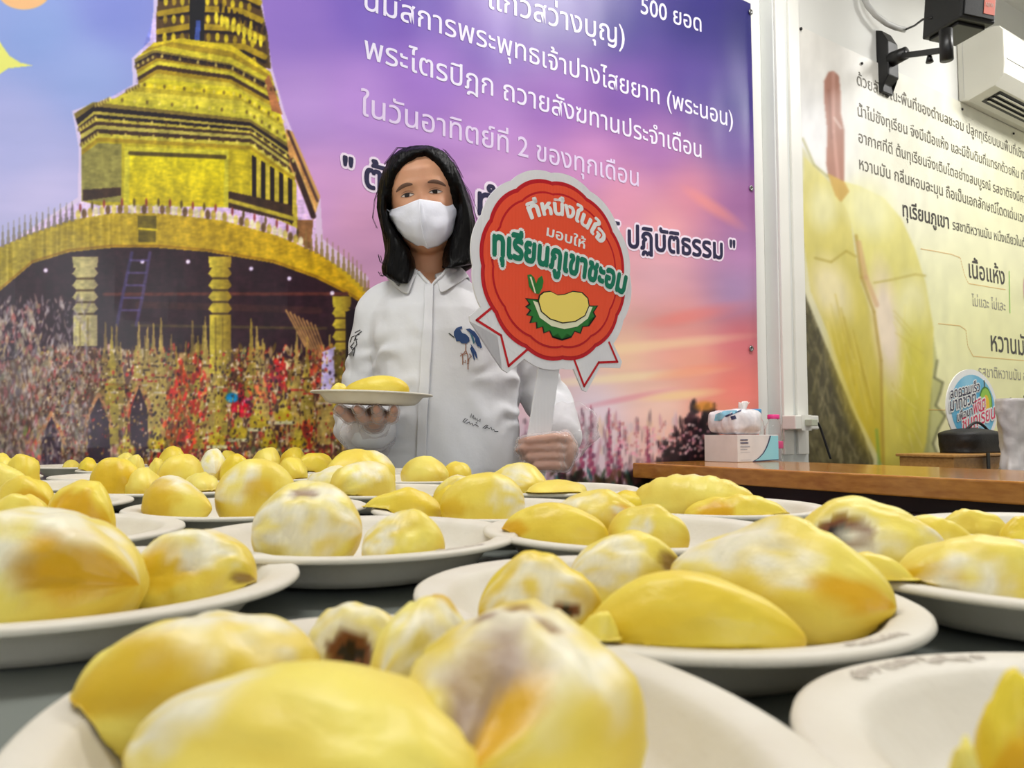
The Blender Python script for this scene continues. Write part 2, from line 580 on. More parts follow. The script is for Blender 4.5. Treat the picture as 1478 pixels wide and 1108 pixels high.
A.poly([(198, 312), (226, 312), (224, 350), (200, 350)], (120, 108, 34)); A.line([(200, 330), (226, 332)], 3, GY)
for i in range(len(top) - 1):
    (x1, y1), (x2, y2) = top[i], top[i + 1]
    L = math.hypot(x2 - x1, y2 - y1); n = max(1, int(L / 8))
    for j in range(n):
        t = (j + .5) / n; x = x1 + (x2 - x1) * t; y = y1 + (y2 - y1) * t
        if x < 440 and x > 110:
            A.blob(x, y - 6, 3.6, 7, [(226, 212, 120), (120, 96, 60), (196, 176, 80), (230, 222, 180)][(i + j) % 4], 1, .4)
            if j % 2: A.blob(x + 3, y - 16, 1.8, 6, [(150, 70, 60), (96, 80, 30)][j % 4 // 2], .9, .5)
        else:
            A.poly([(x - 3, y + 2), (x, y - 30), (x + 3, y + 2)], (150, 124, 70) if x > 300 else (140, 130, 120), .9)
# ceiling beams below the gallery, small lamps
A.line([(150, 425), (500, 424)], 5, (104, 62, 50)); A.line([(190, 470), (470, 474)], 4, (96, 84, 50), .8); A.line([(200, 440), (460, 448)], 10, (78, 52, 46), .9)
for x, y in ((362, 388), (417, 402), (479, 423), (271, 378), (205, 378), (66, 390), (515, 446)):
    A.blob(x, y, 3, 3, (240, 230, 255), 1, .6)
A.line([(190, 365), (176, 430), (168, 470)], 5, (84, 76, 120), .7); A.line([(216, 365), (205, 430), (196, 470)], 5, (96, 84, 124), .7)
for k in range(5): A.line([(188 - k * 3, 376 + k * 18), (213 - k * 3, 376 + k * 18)], 3, (110, 98, 150), .7)


# crowd of small spires, ribbons and figures on the ground floor
rs = random.Random(5)
pal = [(196, 60, 44), (220, 96, 60), (206, 176, 70), (150, 124, 50), (90, 70, 46), (60, 40, 40), (214, 190, 130), (176, 150, 96), (230, 214, 168), (120, 100, 40), (170, 50, 50), (110, 120, 70)]
r = A.inside([(-160, 560), (-160, 720), (530, 720), (530, 560), (470, 520), (100, 500)]); ya, yb, xa, xb, mm = r
A.a[ya:yb, xa:xb][mm] = np.array((104, 74, 52))
for k in range(4600):
    x = rs.uniform(-150, 528); y = rs.uniform(500, 700) if x > 60 else rs.uniform(440, 700)
    w_ = rs.uniform(1.0, 3.4); h_ = rs.uniform(1.5, 9)
    c = rs.choice(pal); d_ = 1 if x > 180 else .75
    if x < 180: c = tuple(int(v * .6 + 190 * .4) for v in c)  # left side paled: glare haze on the vinyl mixed into the print colour
    A.blob(x, y, w_, h_, c, .85 * d_, .5, rs.uniform(-.3, .3))
for k in range(34):
    x = rs.uniform(150, 520); y0 = rs.uniform(455, 500); y1 = rs.uniform(600, 650)
    g = rs.choice([(176, 160, 60), (150, 132, 66), (196, 176, 90)])
    A.poly([(x - 1, y0), (x + 1, y0), (x + 3, y0 + 40), (x + 7, y0 + 60), (x + 4, y0 + 64), (x + 9, y0 + 84), (x + 10, y1), (x - 10, y1), (x - 9, y0 + 84), (x - 4, y0 + 64), (x - 7, y0 + 60), (x - 3, y0 + 40)], g, .8)
    A.line([(x - 6, y0 + 62), (x + 6, y0 + 62)], 2.5, GD, .8); A.line([(x - 8, y0 + 84), (x + 8, y0 + 84)], 3, rs.choice([(190, 50, 50), (230, 220, 190)]), .8)
for (x, y, h_, c) in [(262, 520, 110, (206, 84, 50)), (286, 515, 120, (214, 70, 48)), (250, 560, 90, (196, 90, 50)), (270, 610, 60, (220, 80, 56)), (375, 540, 40, (216, 130, 70)), (400, 520, 40, (196, 60, 60)),
                      (440, 610, 60, (190, 60, 40)), (196, 570, 50, (180, 70, 50)), (52, 640, 60, (222, 110, 96)), (45, 620, 50, (206, 150, 110)), (466, 500, 60, (196, 90, 60)), (350, 572, 26, (210, 30, 60))]:
    for j in range(46):
        t = rs.random()
        A.blob(x + rs.gauss(0, 5 + 5 * t), y + t * h_, rs.uniform(1.2, 3.4), rs.uniform(3, 9), tuple(int(min(255, v * rs.uniform(.6, 1.25))) for v in c), .8, .5, rs.uniform(-.4, .4))
A.blob(334, 574, 9, 7, (20, 150, 200), 1, .4); A.blob(356, 578, 5, 4, (240, 120, 150), 1, .4)
for k in range(8): A.line([(412 + k * 6, 448 + k * 3), (440 + k * 5, 500 + k * 4)], 2.5, (196, 156, 90), .9)
for x, y, s_ in ((74, 602, 1.0), (142, 575, 1.1), (200, 560, .9)):
    A.poly([(x - 16 * s_, y + 100), (x - 13 * s_, y + 30), (x, y - 2), (x + 13 * s_, y + 30), (x + 16 * s_, y + 100)], (66, 42, 56)); A.line([(x - 18, y + 40), (x - 14, y + 20), (x, y - 6), (x + 14, y + 20), (x + 18, y + 40)], 5, (196, 146, 96), .9)
for x, y in ((372, 610), (408, 600), (343, 625), (312, 635), (225, 640), (430, 640), (182, 650), (387, 640)):
    A.blob(x, y, 13, 11, (200, 178, 40), 1, .3); A.blob(x, y - 14, 6, 9, (206, 190, 70), 1, .3); A.line([(x - 13, y + 10), (x + 13, y + 10)], 5, (216, 214, 160)); A.line([(x, y - 16), (x, y - 40)], 2.5, (196, 176, 70))


def column(x, y0, y1, w_, c, d_):
    A.poly([(x - w_, y0), (x + w_, y0), (x + w_ * .9, y0 + 16), (x - w_ * .9, y0 + 16)], c, 1, d_, False)
    for k in range(4):
        y = y0 + 16 + k * 17
        A.poly([(x - w_ * .7, y), (x + w_ * .7, y), (x + w_, y + 8), (x + w_ * .6, y + 15), (x - w_ * .6, y + 15), (x - w_, y + 8)], c, 1, d_, False)
        A.line([(x - w_ * .6, y + 15), (x + w_ * .6, y + 15)], 3, (96, 76, 34), .9)
    A.poly([(x - w_ * .9, y0 + 84), (x + w_ * .9, y0 + 84), (x + w_ * .9, y1), (x - w_ * .9, y1)], c, 1, d_, False)
    for k in (-.4, .2): A.line([(x + k * w_, y0 + 88), (x + k * w_, y1)], 2, (128, 108, 40), .7)


column(317, 371, 540, 17, (216, 202, 70), (150, 128, 40)); column(123, 371, 500, 19, (206, 200, 130), (168, 158, 110)); column(493, 428, 590, 14, (210, 196, 64), (150, 128, 40))
A.poly([(465, 508), (484, 500), (484, 560), (470, 580), (462, 560)], (206, 196, 236)); A.poly([(481, 505), (500, 505), (500, 560), (483, 560)], (120, 108, 40)); A.poly([(498, 450), (530, 440), (528, 700), (500, 700)], (36, 24, 30))
# small ornaments breaking up the spires and the ground
for k in range(2600):
    x = rs.uniform(60, 526); y = rs.uniform(505, 690)
    A.blob(x, y, rs.uniform(.8, 2.2), rs.uniform(.8, 3.2), rs.choice([(60, 40, 34), (40, 26, 30), (226, 206, 150), (206, 176, 80), (176, 56, 46), (236, 226, 200), (120, 96, 50), (90, 60, 50)]), .75, .5)
for k in range(1500):
    x = rs.uniform(-150, 130); y = rs.uniform(430, 690)  # pale streaks, not ornaments: glare on the creased vinyl painted into the print
    A.blob(x, y, rs.uniform(1, 2.6), rs.uniform(2, 8), rs.choice([(196, 190, 186), (150, 140, 140), (176, 160, 140), (206, 196, 176), (110, 96, 100)]), .5, .6, rs.uniform(-.5, .5))
# rows of carved studs along the cornices
for a_, b_, n in ((T3, T4, 30), (T4, T5, 34), (T6, T7, 34), (T1, T2, 26), (T7, T8, 34)):
    for k in range(n):
        t = k / (n - 1); m_ = lerp_poly(a_, b_, .5); q = t * (len(m_) - 1); i = min(int(q), len(m_) - 2); f_ = q - i
        A.blob(m_[i][0] * (1 - f_) + m_[i + 1][0] * f_, m_[i][1] * (1 - f_) + m_[i + 1][1] * f_, 2.0, 3.0, (232, 220, 110) if k % 2 else (96, 76, 36), .7, .5)
tx = vnoise(A.h, A.w, 5, 5, 21, 2)[..., None]; tx2 = vnoise(A.h, A.w, 22, 9, 22, 3)[..., None]
msk = np.zeros((A.h, A.w, 1))
r = A.inside([(230, -420), (228, 10), (200, 84), (196, 122), (108, 162), (118, 215), (116, 290), (20, 345), (-160, 420), (-160, 780), (528, 780), (530, 430), (456, 360), (456, 286), (420, 195), (404, 160), (388, 96), (372, -10), (345, -420)])
ya, yb, xa, xb, mm = r
msk[ya:yb, xa:xb, 0] = mm
tx3 = vnoise(A.h, A.w, 2.5, 7, 31, 2)[..., None]
G_ = A.a * (1 + (tx - .5) * .22 + (tx2 - .5) * .34 + (tx3 - .5) * .22)
G_ = 128 + (G_ - 128) * 1.12 - 10
G_ = G_ * np.array((1.0, .975, .98)) + np.array((0, 0, 8))
A.a = A.a * (1 - msk) + G_ * msk
# meadow of flower spikes and a dark thicket along the lower right
for k in range(420):
    x = rs.uniform(735, 1035); y = 700 - rs.random() ** 1.5 * 95; h_ = rs.uniform(4, 16)
    A.blob(x, y, rs.uniform(1, 3.4), h_, rs.choice([(196, 140, 160), (226, 206, 214), (150, 110, 120), (110, 90, 100), (206, 190, 200), (236, 200, 170), (90, 70, 80)]), .6, .6, rs.uniform(-.2, .2))
for x, y in ((841, 592), (854, 588), (880, 592), (895, 610), (936, 620), (812, 600), (776, 610)):
    for k in range(26):
        t = k / 26; A.blob(x + rs.uniform(-1, 1) * (1 + 3 * t), y + t * 100, 1.2 + 2.4 * t, 4, rs.choice([(150, 60, 96), (110, 50, 84), (190, 90, 120)]), .85, .5)
for k in range(900):
    t = rs.random(); x = 960 + (1 - t) * rs.uniform(-40, 40) + t * 60 + rs.uniform(-20, 20); y = 700 - t * 120 * rs.random()
    A.blob(x, y, rs.uniform(2, 5), rs.uniform(4, 10), rs.choice([(24, 18, 26), (40, 26, 34), (16, 14, 20), (60, 34, 44)]), .8, .5, rs.uniform(-.5, .5))
A.poly([(1000, 660), (1010, 610), (1016, 590), (1024, 604), (1034, 612), (1050, 780), (980, 780)], (22, 16, 24)); A.blob(1018, 586, 14, 7, (214, 140, 40), .8, .8)
for k in range(700):
    x = rs.uniform(800, 1110); y = 690 + rs.random() * 90 - 14 * rs.random()
    A.blob(x, y, rs.uniform(2, 4), rs.uniform(5, 14), rs.choice([(34, 24, 20), (60, 46, 26), (24, 20, 22), (46, 60, 40), (86, 70, 40), (30, 90, 90), (120, 70, 60)]), .8, .5, rs.uniform(-.6, .6))
for k in range(160):
    A.blob(rs.uniform(880, 1040), 640 + rs.uniform(-30, 20), 2, 2.5, rs.choice([(240, 170, 190), (230, 200, 200), (200, 130, 130)]), .7, .5)

# ---- picture 2: opened fruit with yellow flesh on a straw coloured ground
B = Art(1140, 20, 1500, 800)
B.field([(1200, 60, 236, 233, 226), (1400, 150, 240, 238, 220), (1178, 200, 232, 232, 236), (1300, 250, 240, 238, 218), (1478, 300, 242, 240, 200), (1300, 450, 240, 240, 190), (1400, 500, 240, 238, 176),
         (1478, 650, 238, 236, 170), (1380, 600, 240, 236, 190), (1250, 400, 238, 236, 200)], 60)
rs = random.Random(11)
B.poly([(1140, 330), (1162, 340), (1240, 600), (1262, 660), (1262, 800), (1140, 800)], (74, 68, 44))
for k in range(900):
    x = rs.uniform(1150, 1260); y = rs.uniform(400, 780)
    if x > 1160 + (y - 370) * .36: continue
    a_ = rs.uniform(-.5, .3); L = rs.uniform(8, 30)
    B.line([(x, y), (x + a_ * L, y - L)], rs.uniform(1, 2), rs.choice([(120, 112, 76), (150, 140, 96), (50, 46, 34), (90, 84, 50), (170, 160, 120)]), .6)
# pale husk and right-hand spiky rim
B.poly([(1157, 210), (1170, 230), (1190, 250), (1228, 300), (1290, 620), (1268, 680), (1252, 640), (1160, 420)], (218, 214, 176))
spk = [(1330, 420), (1346, 480), (1352, 520), (1348, 545), (1360, 552), (1356, 568), (1350, 585), (1364, 600), (1354, 618), (1346, 640), (1352, 655), (1344, 700), (1340, 780), (1290, 780)]
B.poly(spk, (196, 196, 132)); B.line(spk[2:11], 3, (96, 96, 60), .8); B.poly([(1330, 560), (1345, 560), (1338, 700), (1322, 700)], (150, 150, 96), .6)
# left lobe
lobe = [(1157, 330), (1160, 225), (1175, 240), (1195, 260), (1218, 290), (1228, 318), (1234, 360), (1244, 410), (1262, 460), (1270, 510), (1275, 570), (1278, 680), (1260, 640), (1240, 600), (1196, 480), (1170, 420)]
B.poly(lobe, (222, 214, 140), 1, (196, 176, 50)); B.blob(1200, 420, 26, 46, (240, 228, 190), .8, .9, -.3); B.blob(1188, 300, 20, 30, (236, 234, 196), .6, .9)
B.blob(1235, 560, 22, 90, (206, 182, 40), .6, 1.0, -.3); B.line([(1176, 372), (1200, 378), (1222, 362), (1236, 370)], 3, (176, 156, 60), .7)
for k in range(30):
    x = 1190 + rs.uniform(0, 60); y = 400 + (x - 1190) * 2 + rs.uniform(-20, 60); B.line([(x, y), (x + 14, y + 60)], 1.6, rs.choice([(176, 150, 30), (232, 216, 130), (206, 190, 90)]), .5)
# right lobe
lobe2 = [(1206, 275), (1218, 262), (1240, 268), (1275, 285), (1300, 315), (1320, 360), (1336, 410), (1346, 470), (1347, 520), (1342, 580), (1336, 640), (1322, 700), (1300, 780), (1280, 780), (1276, 600), (1272, 500), (1262, 440), (1246, 400), (1236, 350), (1226, 310)]
B.poly(lobe2, (230, 224, 150), 1, (206, 190, 60)); B.blob(1255, 300, 30, 40, (240, 238, 190), .8, .9, -.5); B.blob(1280, 470, 18, 80, (240, 222, 206), .9, .9, -.12)
B.blob(1315, 440, 22, 40, (240, 236, 190), .7, .9); B.blob(1320, 560, 18, 90, (206, 196, 50), .6, 1.0); B.line([(1262, 408), (1285, 404), (1320, 396), (1335, 398)], 3, (196, 180, 90), .8)
B.line([(1236, 340), (1244, 400), (1262, 450), (1272, 520), (1276, 680)], 4, (176, 146, 56), .8); B.line([(1240, 350), (1250, 400), (1266, 440)], 7, (206, 160, 120), .6); B.line([(1266, 620), (1270, 668), (1274, 690)], 4, (120, 160, 60), .7)
for k in range(26):
    B.line([(1288 + rs.uniform(-4, 30), 440 + k * 8), (1298 + rs.uniform(0, 36), 470 + k * 8)], 1.6, rs.choice([(226, 214, 110), (196, 176, 60), (240, 232, 180)]), .45)
# stalk
B.poly([(1189, 118), (1196, 104), (1204, 102), (1211, 110), (1213, 130), (1214, 165), (1219, 190), (1219, 265), (1224, 275), (1214, 285), (1206, 278), (1196, 255), (1192, 235), (1194, 190), (1190, 150)], (176, 128, 112))
B.line([(1203, 105), (1203, 190), (1210, 260)], 5, (206, 160, 146), .7); B.line([(1196, 130), (1200, 200)], 3, (140, 92, 80), .5); B.line([(1214, 185), (1204, 170)], 3, (226, 206, 200), .7)
B.poly([(1194, 250), (1219, 262), (1226, 276), (1214, 292), (1206, 282)], (206, 170, 90)); B.line([(1158, 200), (1175, 238), (1195, 255)], 3, (170, 166, 110), .8)
t2 = vnoise(B.h, B.w, 30, 10, 4, 3)[..., None]
B.a *= 1 + (t2 - .5) * .10


def soften(art, n):
    for _ in range(n):
        a = art.a
        a[1:-1] = a[1:-1] * .5 + (a[:-2] + a[2:]) * .25
        a[:, 1:-1] = a[:, 1:-1] * .5 + (a[:, :-2] + a[:, 2:]) * .25


soften(A, 1); soften(B, 3)


def ripple(s, z, left):
    """slack of the hanging sheet (metres off its plane)"""
    p = Vector((s * 1.6, z * .8, 1.3))
    v = .006 * noise.noise(p) + .0015 * noise.noise(Vector((s * 9, z * 3, 0)))
    if left:
        k = max(0.0, min(1.0, (-.75 - s) / .8)) * max(0.0, min(1.0, (1.35 - z) / .35))
        q = noise.noise(Vector((s * 5 + z * 2.5, z * 4 - s * 3, 4.0)))
        v += k * .006 * (1 - abs(q) * 2.2)
    return v


def project(P):
    R = np.array(CROT.transposed())
    d = (P - np.array(CAM)) @ R.T
    return CX + F * d[:, 0] / -d[:, 2], CY - F * d[:, 1] / -d[:, 2]


def banner(name, ss, zs, base, art, mt, left):
    ns, nz = len(ss), len(zs)
    u, n_, w0 = np.array(U), np.array(N), np.array(W0)
    SS, ZZ = np.meshgrid(ss, zs)
    sf, zf = SS.ravel(), ZZ.ravel()
    cs, cz = np.linspace(ss[0], ss[-1], 140), np.linspace(zs[0], zs[-1], 90)
    G = np.array([[ripple(a, c, left) for a in cs] for c in cz])
    xi = np.clip((sf - cs[0]) / (cs[1] - cs[0]), 0, 138.999); yi = np.clip((zf - cz[0]) / (cz[1] - cz[0]), 0, 88.999)
    a, c = xi.astype(int), yi.astype(int); fx, fy = xi - a, yi - c
    rp = (G[c, a] * (1 - fx) + G[c, a + 1] * fx) * (1 - fy) + (G[c + 1, a] * (1 - fx) + G[c + 1, a + 1] * fx) * fy
    P = w0 + sf[:, None] * u + (base + rp)[:, None] * n_
    P[:, 2] = zf
    flat = w0 + sf[:, None] * u + base * n_; flat[:, 2] = zf
    px, py = project(flat)
    colr = art.sample(px, py)
    me = bpy.data.meshes.new(name)
    me.vertices.add(ns * nz)
    me.vertices.foreach_set('co', P.astype(np.float32).ravel())
    i = (np.arange(nz - 1)[:, None] * ns + np.arange(ns - 1)[None, :]).ravel()
    q = np.stack([i, i + 1, i + ns + 1, i + ns], 1).astype(np.int32)
    me.loops.add(q.size); me.loops.foreach_set('vertex_index', q.ravel())
    me.polygons.add(len(q)); me.polygons.foreach_set('loop_start', np.arange(0, q.size, 4, dtype=np.int32))
    me.update(calc_edges=True)
    me.polygons.foreach_set('use_smooth', np.ones(len(q), bool))
    ca = me.color_attributes.new('col', 'FLOAT_COLOR', 'POINT')
    ca.data.foreach_set('color', np.concatenate([colr, np.ones((len(colr), 1))], 1).astype(np.float32).ravel())
    return link(name, me, mt)


M['vinyl'] = attr_mat('glossy printed vinyl', rough=.33, spec=.5, bump=.05, bscale=25)
M['vinyl2'] = attr_mat('satin printed vinyl', rough=.42, spec=.4)
BM = .012
ztop = wall_sz(1091, 9, BM)[1]
sR = wall_sz(1091, 300, BM)[0]
cols_px = list(np.arange(-140, 540, 1.15)) + list(np.arange(540, 1091, 2.6)) + [1091]
s_cols = np.array([wall_sz(p, 400, BM)[0] for p in cols_px])
z_rows = np.concatenate([np.arange(.42, .62, .01), np.arange(.62, 2.02, .0023), np.linspace(2.03, ztop, 26)])
ban1 = banner('printed_banner', s_cols, z_rows, BM, A, M['vinyl'], True)
tag(ban1, 'large violet and pink printed banner with a golden stepped shrine', 'banner')
B2M = .008
zt2 = wall_sz(1156, 38, B2M)[1]
s2 = np.array([wall_sz(p, 400, B2M)[0] for p in list(np.arange(1155, 1372, 1.5)) + list(np.arange(1373, 1560, 6))])
z2 = np.concatenate([np.linspace(.6, zt2, 560)])
ban2 = banner('printed_banner', s2, z2, B2M, B, M['vinyl2'], False)
tag(ban2, 'cream printed banner with an opened durian on its stalk and black text', 'banner')

# ---- eyelets and edge hem
ey = MB()
for k, (x, y) in enumerate(((1082, 18), (1083, 272), (1083, 503))):
    s_, z_ = wall_sz(x, y, BM)
    e = MB().lathe([(.004, 0), (.011, 0), (.012, .002), (.010, .004), (.005, .003), (.004, 0)], W(s_, BM + .004, z_), 16, ax=N)
    e.build('eyelet', M['metal'], ban1, True)
for (x, y) in ((1155, 42), (1243, 92), (1388, 158), (1462, 193)):
    s_, z_ = wall_sz(x, y, B2M)
    MB().lathe([(.0, .006), (.006, .005), (.007, 0), (0, 0)], W(s_, B2M + .002, z_), 10, ax=N).build('nail', M['black'], ban2, True)


# ---------------------------------------------------------------- lettering
def text2d(txt, off=0.0, res=3, spacing=1.0):
    """flat glyph faces; off thickens the strokes by laying shifted copies over each other"""
    v, f = glyphs(txt, res, spacing)
    if off <= 0: return [(x, y, 0) for x, y in v], f
    n = 12 if off > .05 else 6
    V, G = [(x, y, 0) for x, y in v], list(f)
    for k in range(n):
        a = 2 * math.pi * k / n
        b_ = len(V)
        V += [(x + off * math.cos(a), y + off * math.sin(a), -2.5e-5 * (k + 1)) for x, y in v]
        G += [tuple(i + b_ for i in q) for q in f]
    return V, G


GC = {}


def glyphs(txt, res, spacing):
    if (txt, spacing) in GC: return GC[(txt, spacing)]
    c = bpy.data.curves.new('t', 'FONT')
    c.body = txt
    c.resolution_u = res
    c.space_character = spacing
    o = bpy.data.objects.new('t', c)
    COL.objects.link(o)
    dg = bpy.context.evaluated_depsgraph_get()
    me = bpy.data.meshes.new_from_object(o.evaluated_get(dg))
    v = [(p.co.x, p.co.y) for p in me.vertices]
    f = [tuple(p.vertices) for p in me.polygons]
    # orient all faces towards +z
    g = []
    for q in f:
        a = sum(v[q[i]][0] * v[q[(i + 1) % len(q)]][1] - v[q[(i + 1) % len(q)]][0] * v[q[i]][1] for i in range(len(q)))
        g.append(q if a > 0 else tuple(reversed(q)))
    bpy.data.objects.remove(o); bpy.data.meshes.remove(me); bpy.data.curves.remove(c)
    GC[(txt, spacing)] = (v, g)
    return v, g


def extent(v):
    xs = [p[0] for p in v]
    return min(xs), max(xs)


def wall_text(txt, p0, p1, m, left, mt, parent, off=0.0, up=1.0, lift=.0012, name='lettering', ref=None, layers=None):
    """a line of print whose baseline runs from photo point p0 to p1 on the banner plane"""
    s0, z0 = wall_sz(*p0, m); s1, z1 = wall_sz(*p1, m)
    v, f = text2d(txt, off)
    x0, x1 = extent(ref or v)
    sc = (s1 - s0) / (x1 - x0)
    out = []
    for x, y, dz in v:
        t = (x - x0) / (x1 - x0)
        s_ = s0 + (x - x0) * sc; z_ = z0 + (z1 - z0) * t + y * sc * up
        out.append(W(s_, m + ripple(s_, z_, left) + lift + dz, z_))
    o = MB().add(out, f).build(name, mt, parent)
    o['kind'] = 'stuff'
    return o


M['ink_white'] = mat('pale lilac print', C(232, 226, 246), .4)
M['ink_soft'] = mat('soft lilac print', C(226, 208, 240), .4)
M['ink_navy'] = mat('navy print', C(28, 24, 66), .4)
M['ink_halo'] = mat('white halo print', C(240, 224, 242), .4)
M['ink_dark'] = mat('dark grey print', C(70, 66, 62), .5)
M['ink_mid'] = mat('mid grey print', C(104, 100, 88), .5)
M['ink_light'] = mat('light grey print', C(158, 154, 140), .5)
M['ink_orange'] = mat('orange dashes', C(226, 170, 84), .5)
M['ink_green'] = mat('green rule', C(150, 206, 90), .5)
for txt, p0, p1, mk, up in [
        ('500 ยอด', (925, 19), (1012, 46), 'ink_white', 1.0),
        ('แก้วสว่างบุญ)', (705, 12), (902, 66), 'ink_white', 1.0),
        ('นมัสการพระพุทธเจ้าปางไสยยาท (พระนอน)', (525, 14), (1057, 184), 'ink_white', 1.0),
        ('พระไตรปิฎก ถวายสังฆทานประจำเดือน', (525, 84), (1012, 228), 'ink_white', 1.0),
        ('ในวันอาทิตย์ที่ 2 ของทุกเดือน', (520, 166), (922, 269), 'ink_soft', 1.0)]:
    wall_text(txt, p0, p1, BM, True, M[mk], ban1, up=up, off=.006)
for txt, p0, p1 in [('" ตั้งใจ', (495, 262), (612, 291)), ('ทำบุญ', (690, 309), (800, 331)), ('ษ์ ปฏิบัติธรรม "', (876, 352), (1060, 376))]:
    ref = text2d(txt)[0]
    wall_text(txt, p0, p1, BM, True, M['ink_halo'], ban1, off=.10, lift=.0012, name='lettering_halo', ref=ref)
    wall_text(txt, p0, p1, BM, True, M['ink_navy'], ban1, off=.028, lift=.0022, ref=ref)
for txt, p0, p1, mk, off in [
        ('ด้วยลักษณะพื้นที่ของตำบลชะอม ปลูกทุเรียนบนพื้นที่เชิงเขา', (1237, 122), (1490, 234), 'ink_mid', .006),
        ('น้ำไม่ขังทุเรียน จึงมีเนื้อแห้ง และมีชั้นดินที่แทรกด้วยหิน ทำให้', (1238, 167), (1490, 264), 'ink_mid', .006),
        ('อากาศที่ดี ต้นทุเรียนจึงเติบโตอย่างสมบูรณ์ รสชาติจึงมีความ', (1239, 205), (1490, 297), 'ink_mid', .006),
        ('หวานมัน กลิ่นหอมละมุน ถือเป็นเอกลักษณ์โดดเด่นเฉพาะ', (1240, 244), (1490, 325), 'ink_mid', .006),
        ('ทุเรียนภูเขา', (1302, 312), (1369, 330), 'ink_dark', .02),
        ('รสชาติหวานมัน หนึ่งเดียวในตำบล', (1374, 331), (1492, 360), 'ink_mid', .01),
        ('เนื้อแห้ง', (1398, 400), (1450, 411), 'ink_dark', .012),
        ('ไม่แฉะ ไม่เละ', (1402, 441), (1451, 449), 'ink_light', 0),
        ('หวานมัน', (1430, 506), (1488, 514), 'ink_dark', .012),
        ('รสชาติหวานมัน อร่อย', (1412, 543), (1496, 551), 'ink_light', 0),
        ('จุดเด่น', (1440, 606), (1492, 608), 'ink_dark', .01)]:
    wall_text(txt, p0, p1, B2M, False, M[mk], ban2, off=off)


def wall_stroke(pts, wd, m, left, mt, parent, name, dash=0):
    P = [wall_sz(x, y, m) for x, y in pts]
    b_ = MB()
    for (a, c), (d, e) in zip(P[:-1], P[1:]):
        L = math.hypot(d - a, e - c); n = max(1, int(L / dash)) if dash else 1
        for k in range(n):
            t0, t1 = k / n, (k + (.6 if dash else 1)) / n
            q0 = (a + (d - a) * t0, c + (e - c) * t0); q1 = (a + (d - a) * t1, c + (e - c) * t1)
            nx, nz = -(e - c) / L * wd / 2, (d - a) / L * wd / 2
            pts4 = [(q0[0] - nx, q0[1] - nz), (q1[0] - nx, q1[1] - nz), (q1[0] + nx, q1[1] + nz), (q0[0] + nx, q0[1] + nz)]
            b_.add([W(s_, m + ripple(s_, z_, left) + .0014, z_) for s_, z_ in pts4], [(0, 1, 2, 3)])
    return b_.build(name, mt, parent)


wall_stroke([(1328, 359), (1372, 367), (1385, 372), (1391, 396), (1397, 409), (1451, 418)], .004, B2M, False, M['ink_orange'], ban2, 'dashed_rule', .014)
wall_stroke([(1353, 467), (1384, 470), (1393, 476), (1396, 500), (1404, 514), (1484, 521)], .004, B2M, False, M['ink_orange'], ban2, 'dashed_rule', .014)
wall_stroke([(1340, 591), (1376, 592), (1384, 594)], .004, B2M, False, M['ink_orange'], ban2, 'dashed_rule', .014)
wall_stroke([(1456, 391), (1457, 452)], .009, B2M, False, M['ink_green'], ban2, 'green_rule')
s_, z_ = wall_sz(1486, 421, B2M)
pp = MB().prism([(s_ + .085 * math.cos(t * .2618), z_ + .125 * math.sin(t * .2618)) for t in range(24)], lambda x, y, d: W(x, B2M + ripple(x, y, False) + d, y), .002, None)
pp.build('picture_rim', mat('pink ring print', C(232, 196, 190), .5), ban2)
M['seedpic'] = grain(mat('brown husk print', C(150, 96, 66), .5), C(236, 214, 180), (6, 6, 20), 3.0, 4)
MB().prism([(s_ + .075 * math.cos(t * .2618), z_ + .112 * math.sin(t * .2618)) for t in range(24)], lambda x, y, d: W(x, B2M + ripple(x, y, False) + d, y), .0035, None).build('picture_print', M['seedpic'], ban2)

# ---------------------------------------------------------------- serving table
TD = Vector((-.61, .79, 0)).normalized()      # away from the camera along the long edge
TW = Vector((-.79, -.61, 0)).normalized()     # towards the left
E0 = Vector((.50, .52, 0))


def T(t, w, z):
    return E0 + TD * t + TW * w + UP * z


tb = empty('serving_table', T(.5, .8, 0), 'long pale glossy table crowded with paper plates of durian', 'table')
MB().frame_box(T(-.95, 0, .722), TD * 2.67, TW * 1.55, UP * .028).build('tabletop', M['table'], tb, bevel=.004)
for t_, w_ in ((-.88, .06), (-.88, 1.46), (1.6, .06), (1.6, 1.46)):
    MB().frame_box(T(t_, w_, 0), TD * .04, TW * .04, UP * .722).build('leg', M['metal'], tb, bevel=.004)
ap = MB()
ap.frame_box(T(-.86, .07, .66), TD * 2.5, TW * .02, UP * .062).frame_box(T(-.86, 1.47, .66), TD * 2.5, TW * .02, UP * .062)
ap.frame_box(T(-.87, .1, .66), TD * .02, TW * 1.36, UP * .062).frame_box(T(1.61, .1, .66), TD * .02, TW * 1.36, UP * .062)
ap.build('apron', M['metal'], tb)

# ---------------------------------------------------------------- paper plates
def plate_profile(a):
    """(radius, height) from the centre of the underside, out, over the rim and back in"""
    return [(0, .0006), (a * .62, .0), (a * .70, .0012), (a * .76, .006), (a * .845, .0172), (a * .875, .0188), (a * .97, .0196), (a * .992, .0186),
            (a, .0196), (a * .996, .0212), (a * .975, .0222), (a * .88, .0213), (a * .855, .0202), (a * .835, .0175), (a * .755, .0085), (a * .70, .0042), (a * .62, .003), (0, .0034)]


def plate_mesh(a, b_, n=72, tilt=0):
    m = MB().lathe(plate_profile(a), (0, 0, 0), n, sy=b_ / a)
    me = mesh('plate', m.v, m.f)
    me.materials.append(M['paper'])
    me.polygons.foreach_set('use_smooth', [True] * len(me.polygons))
    return me


PM = {}
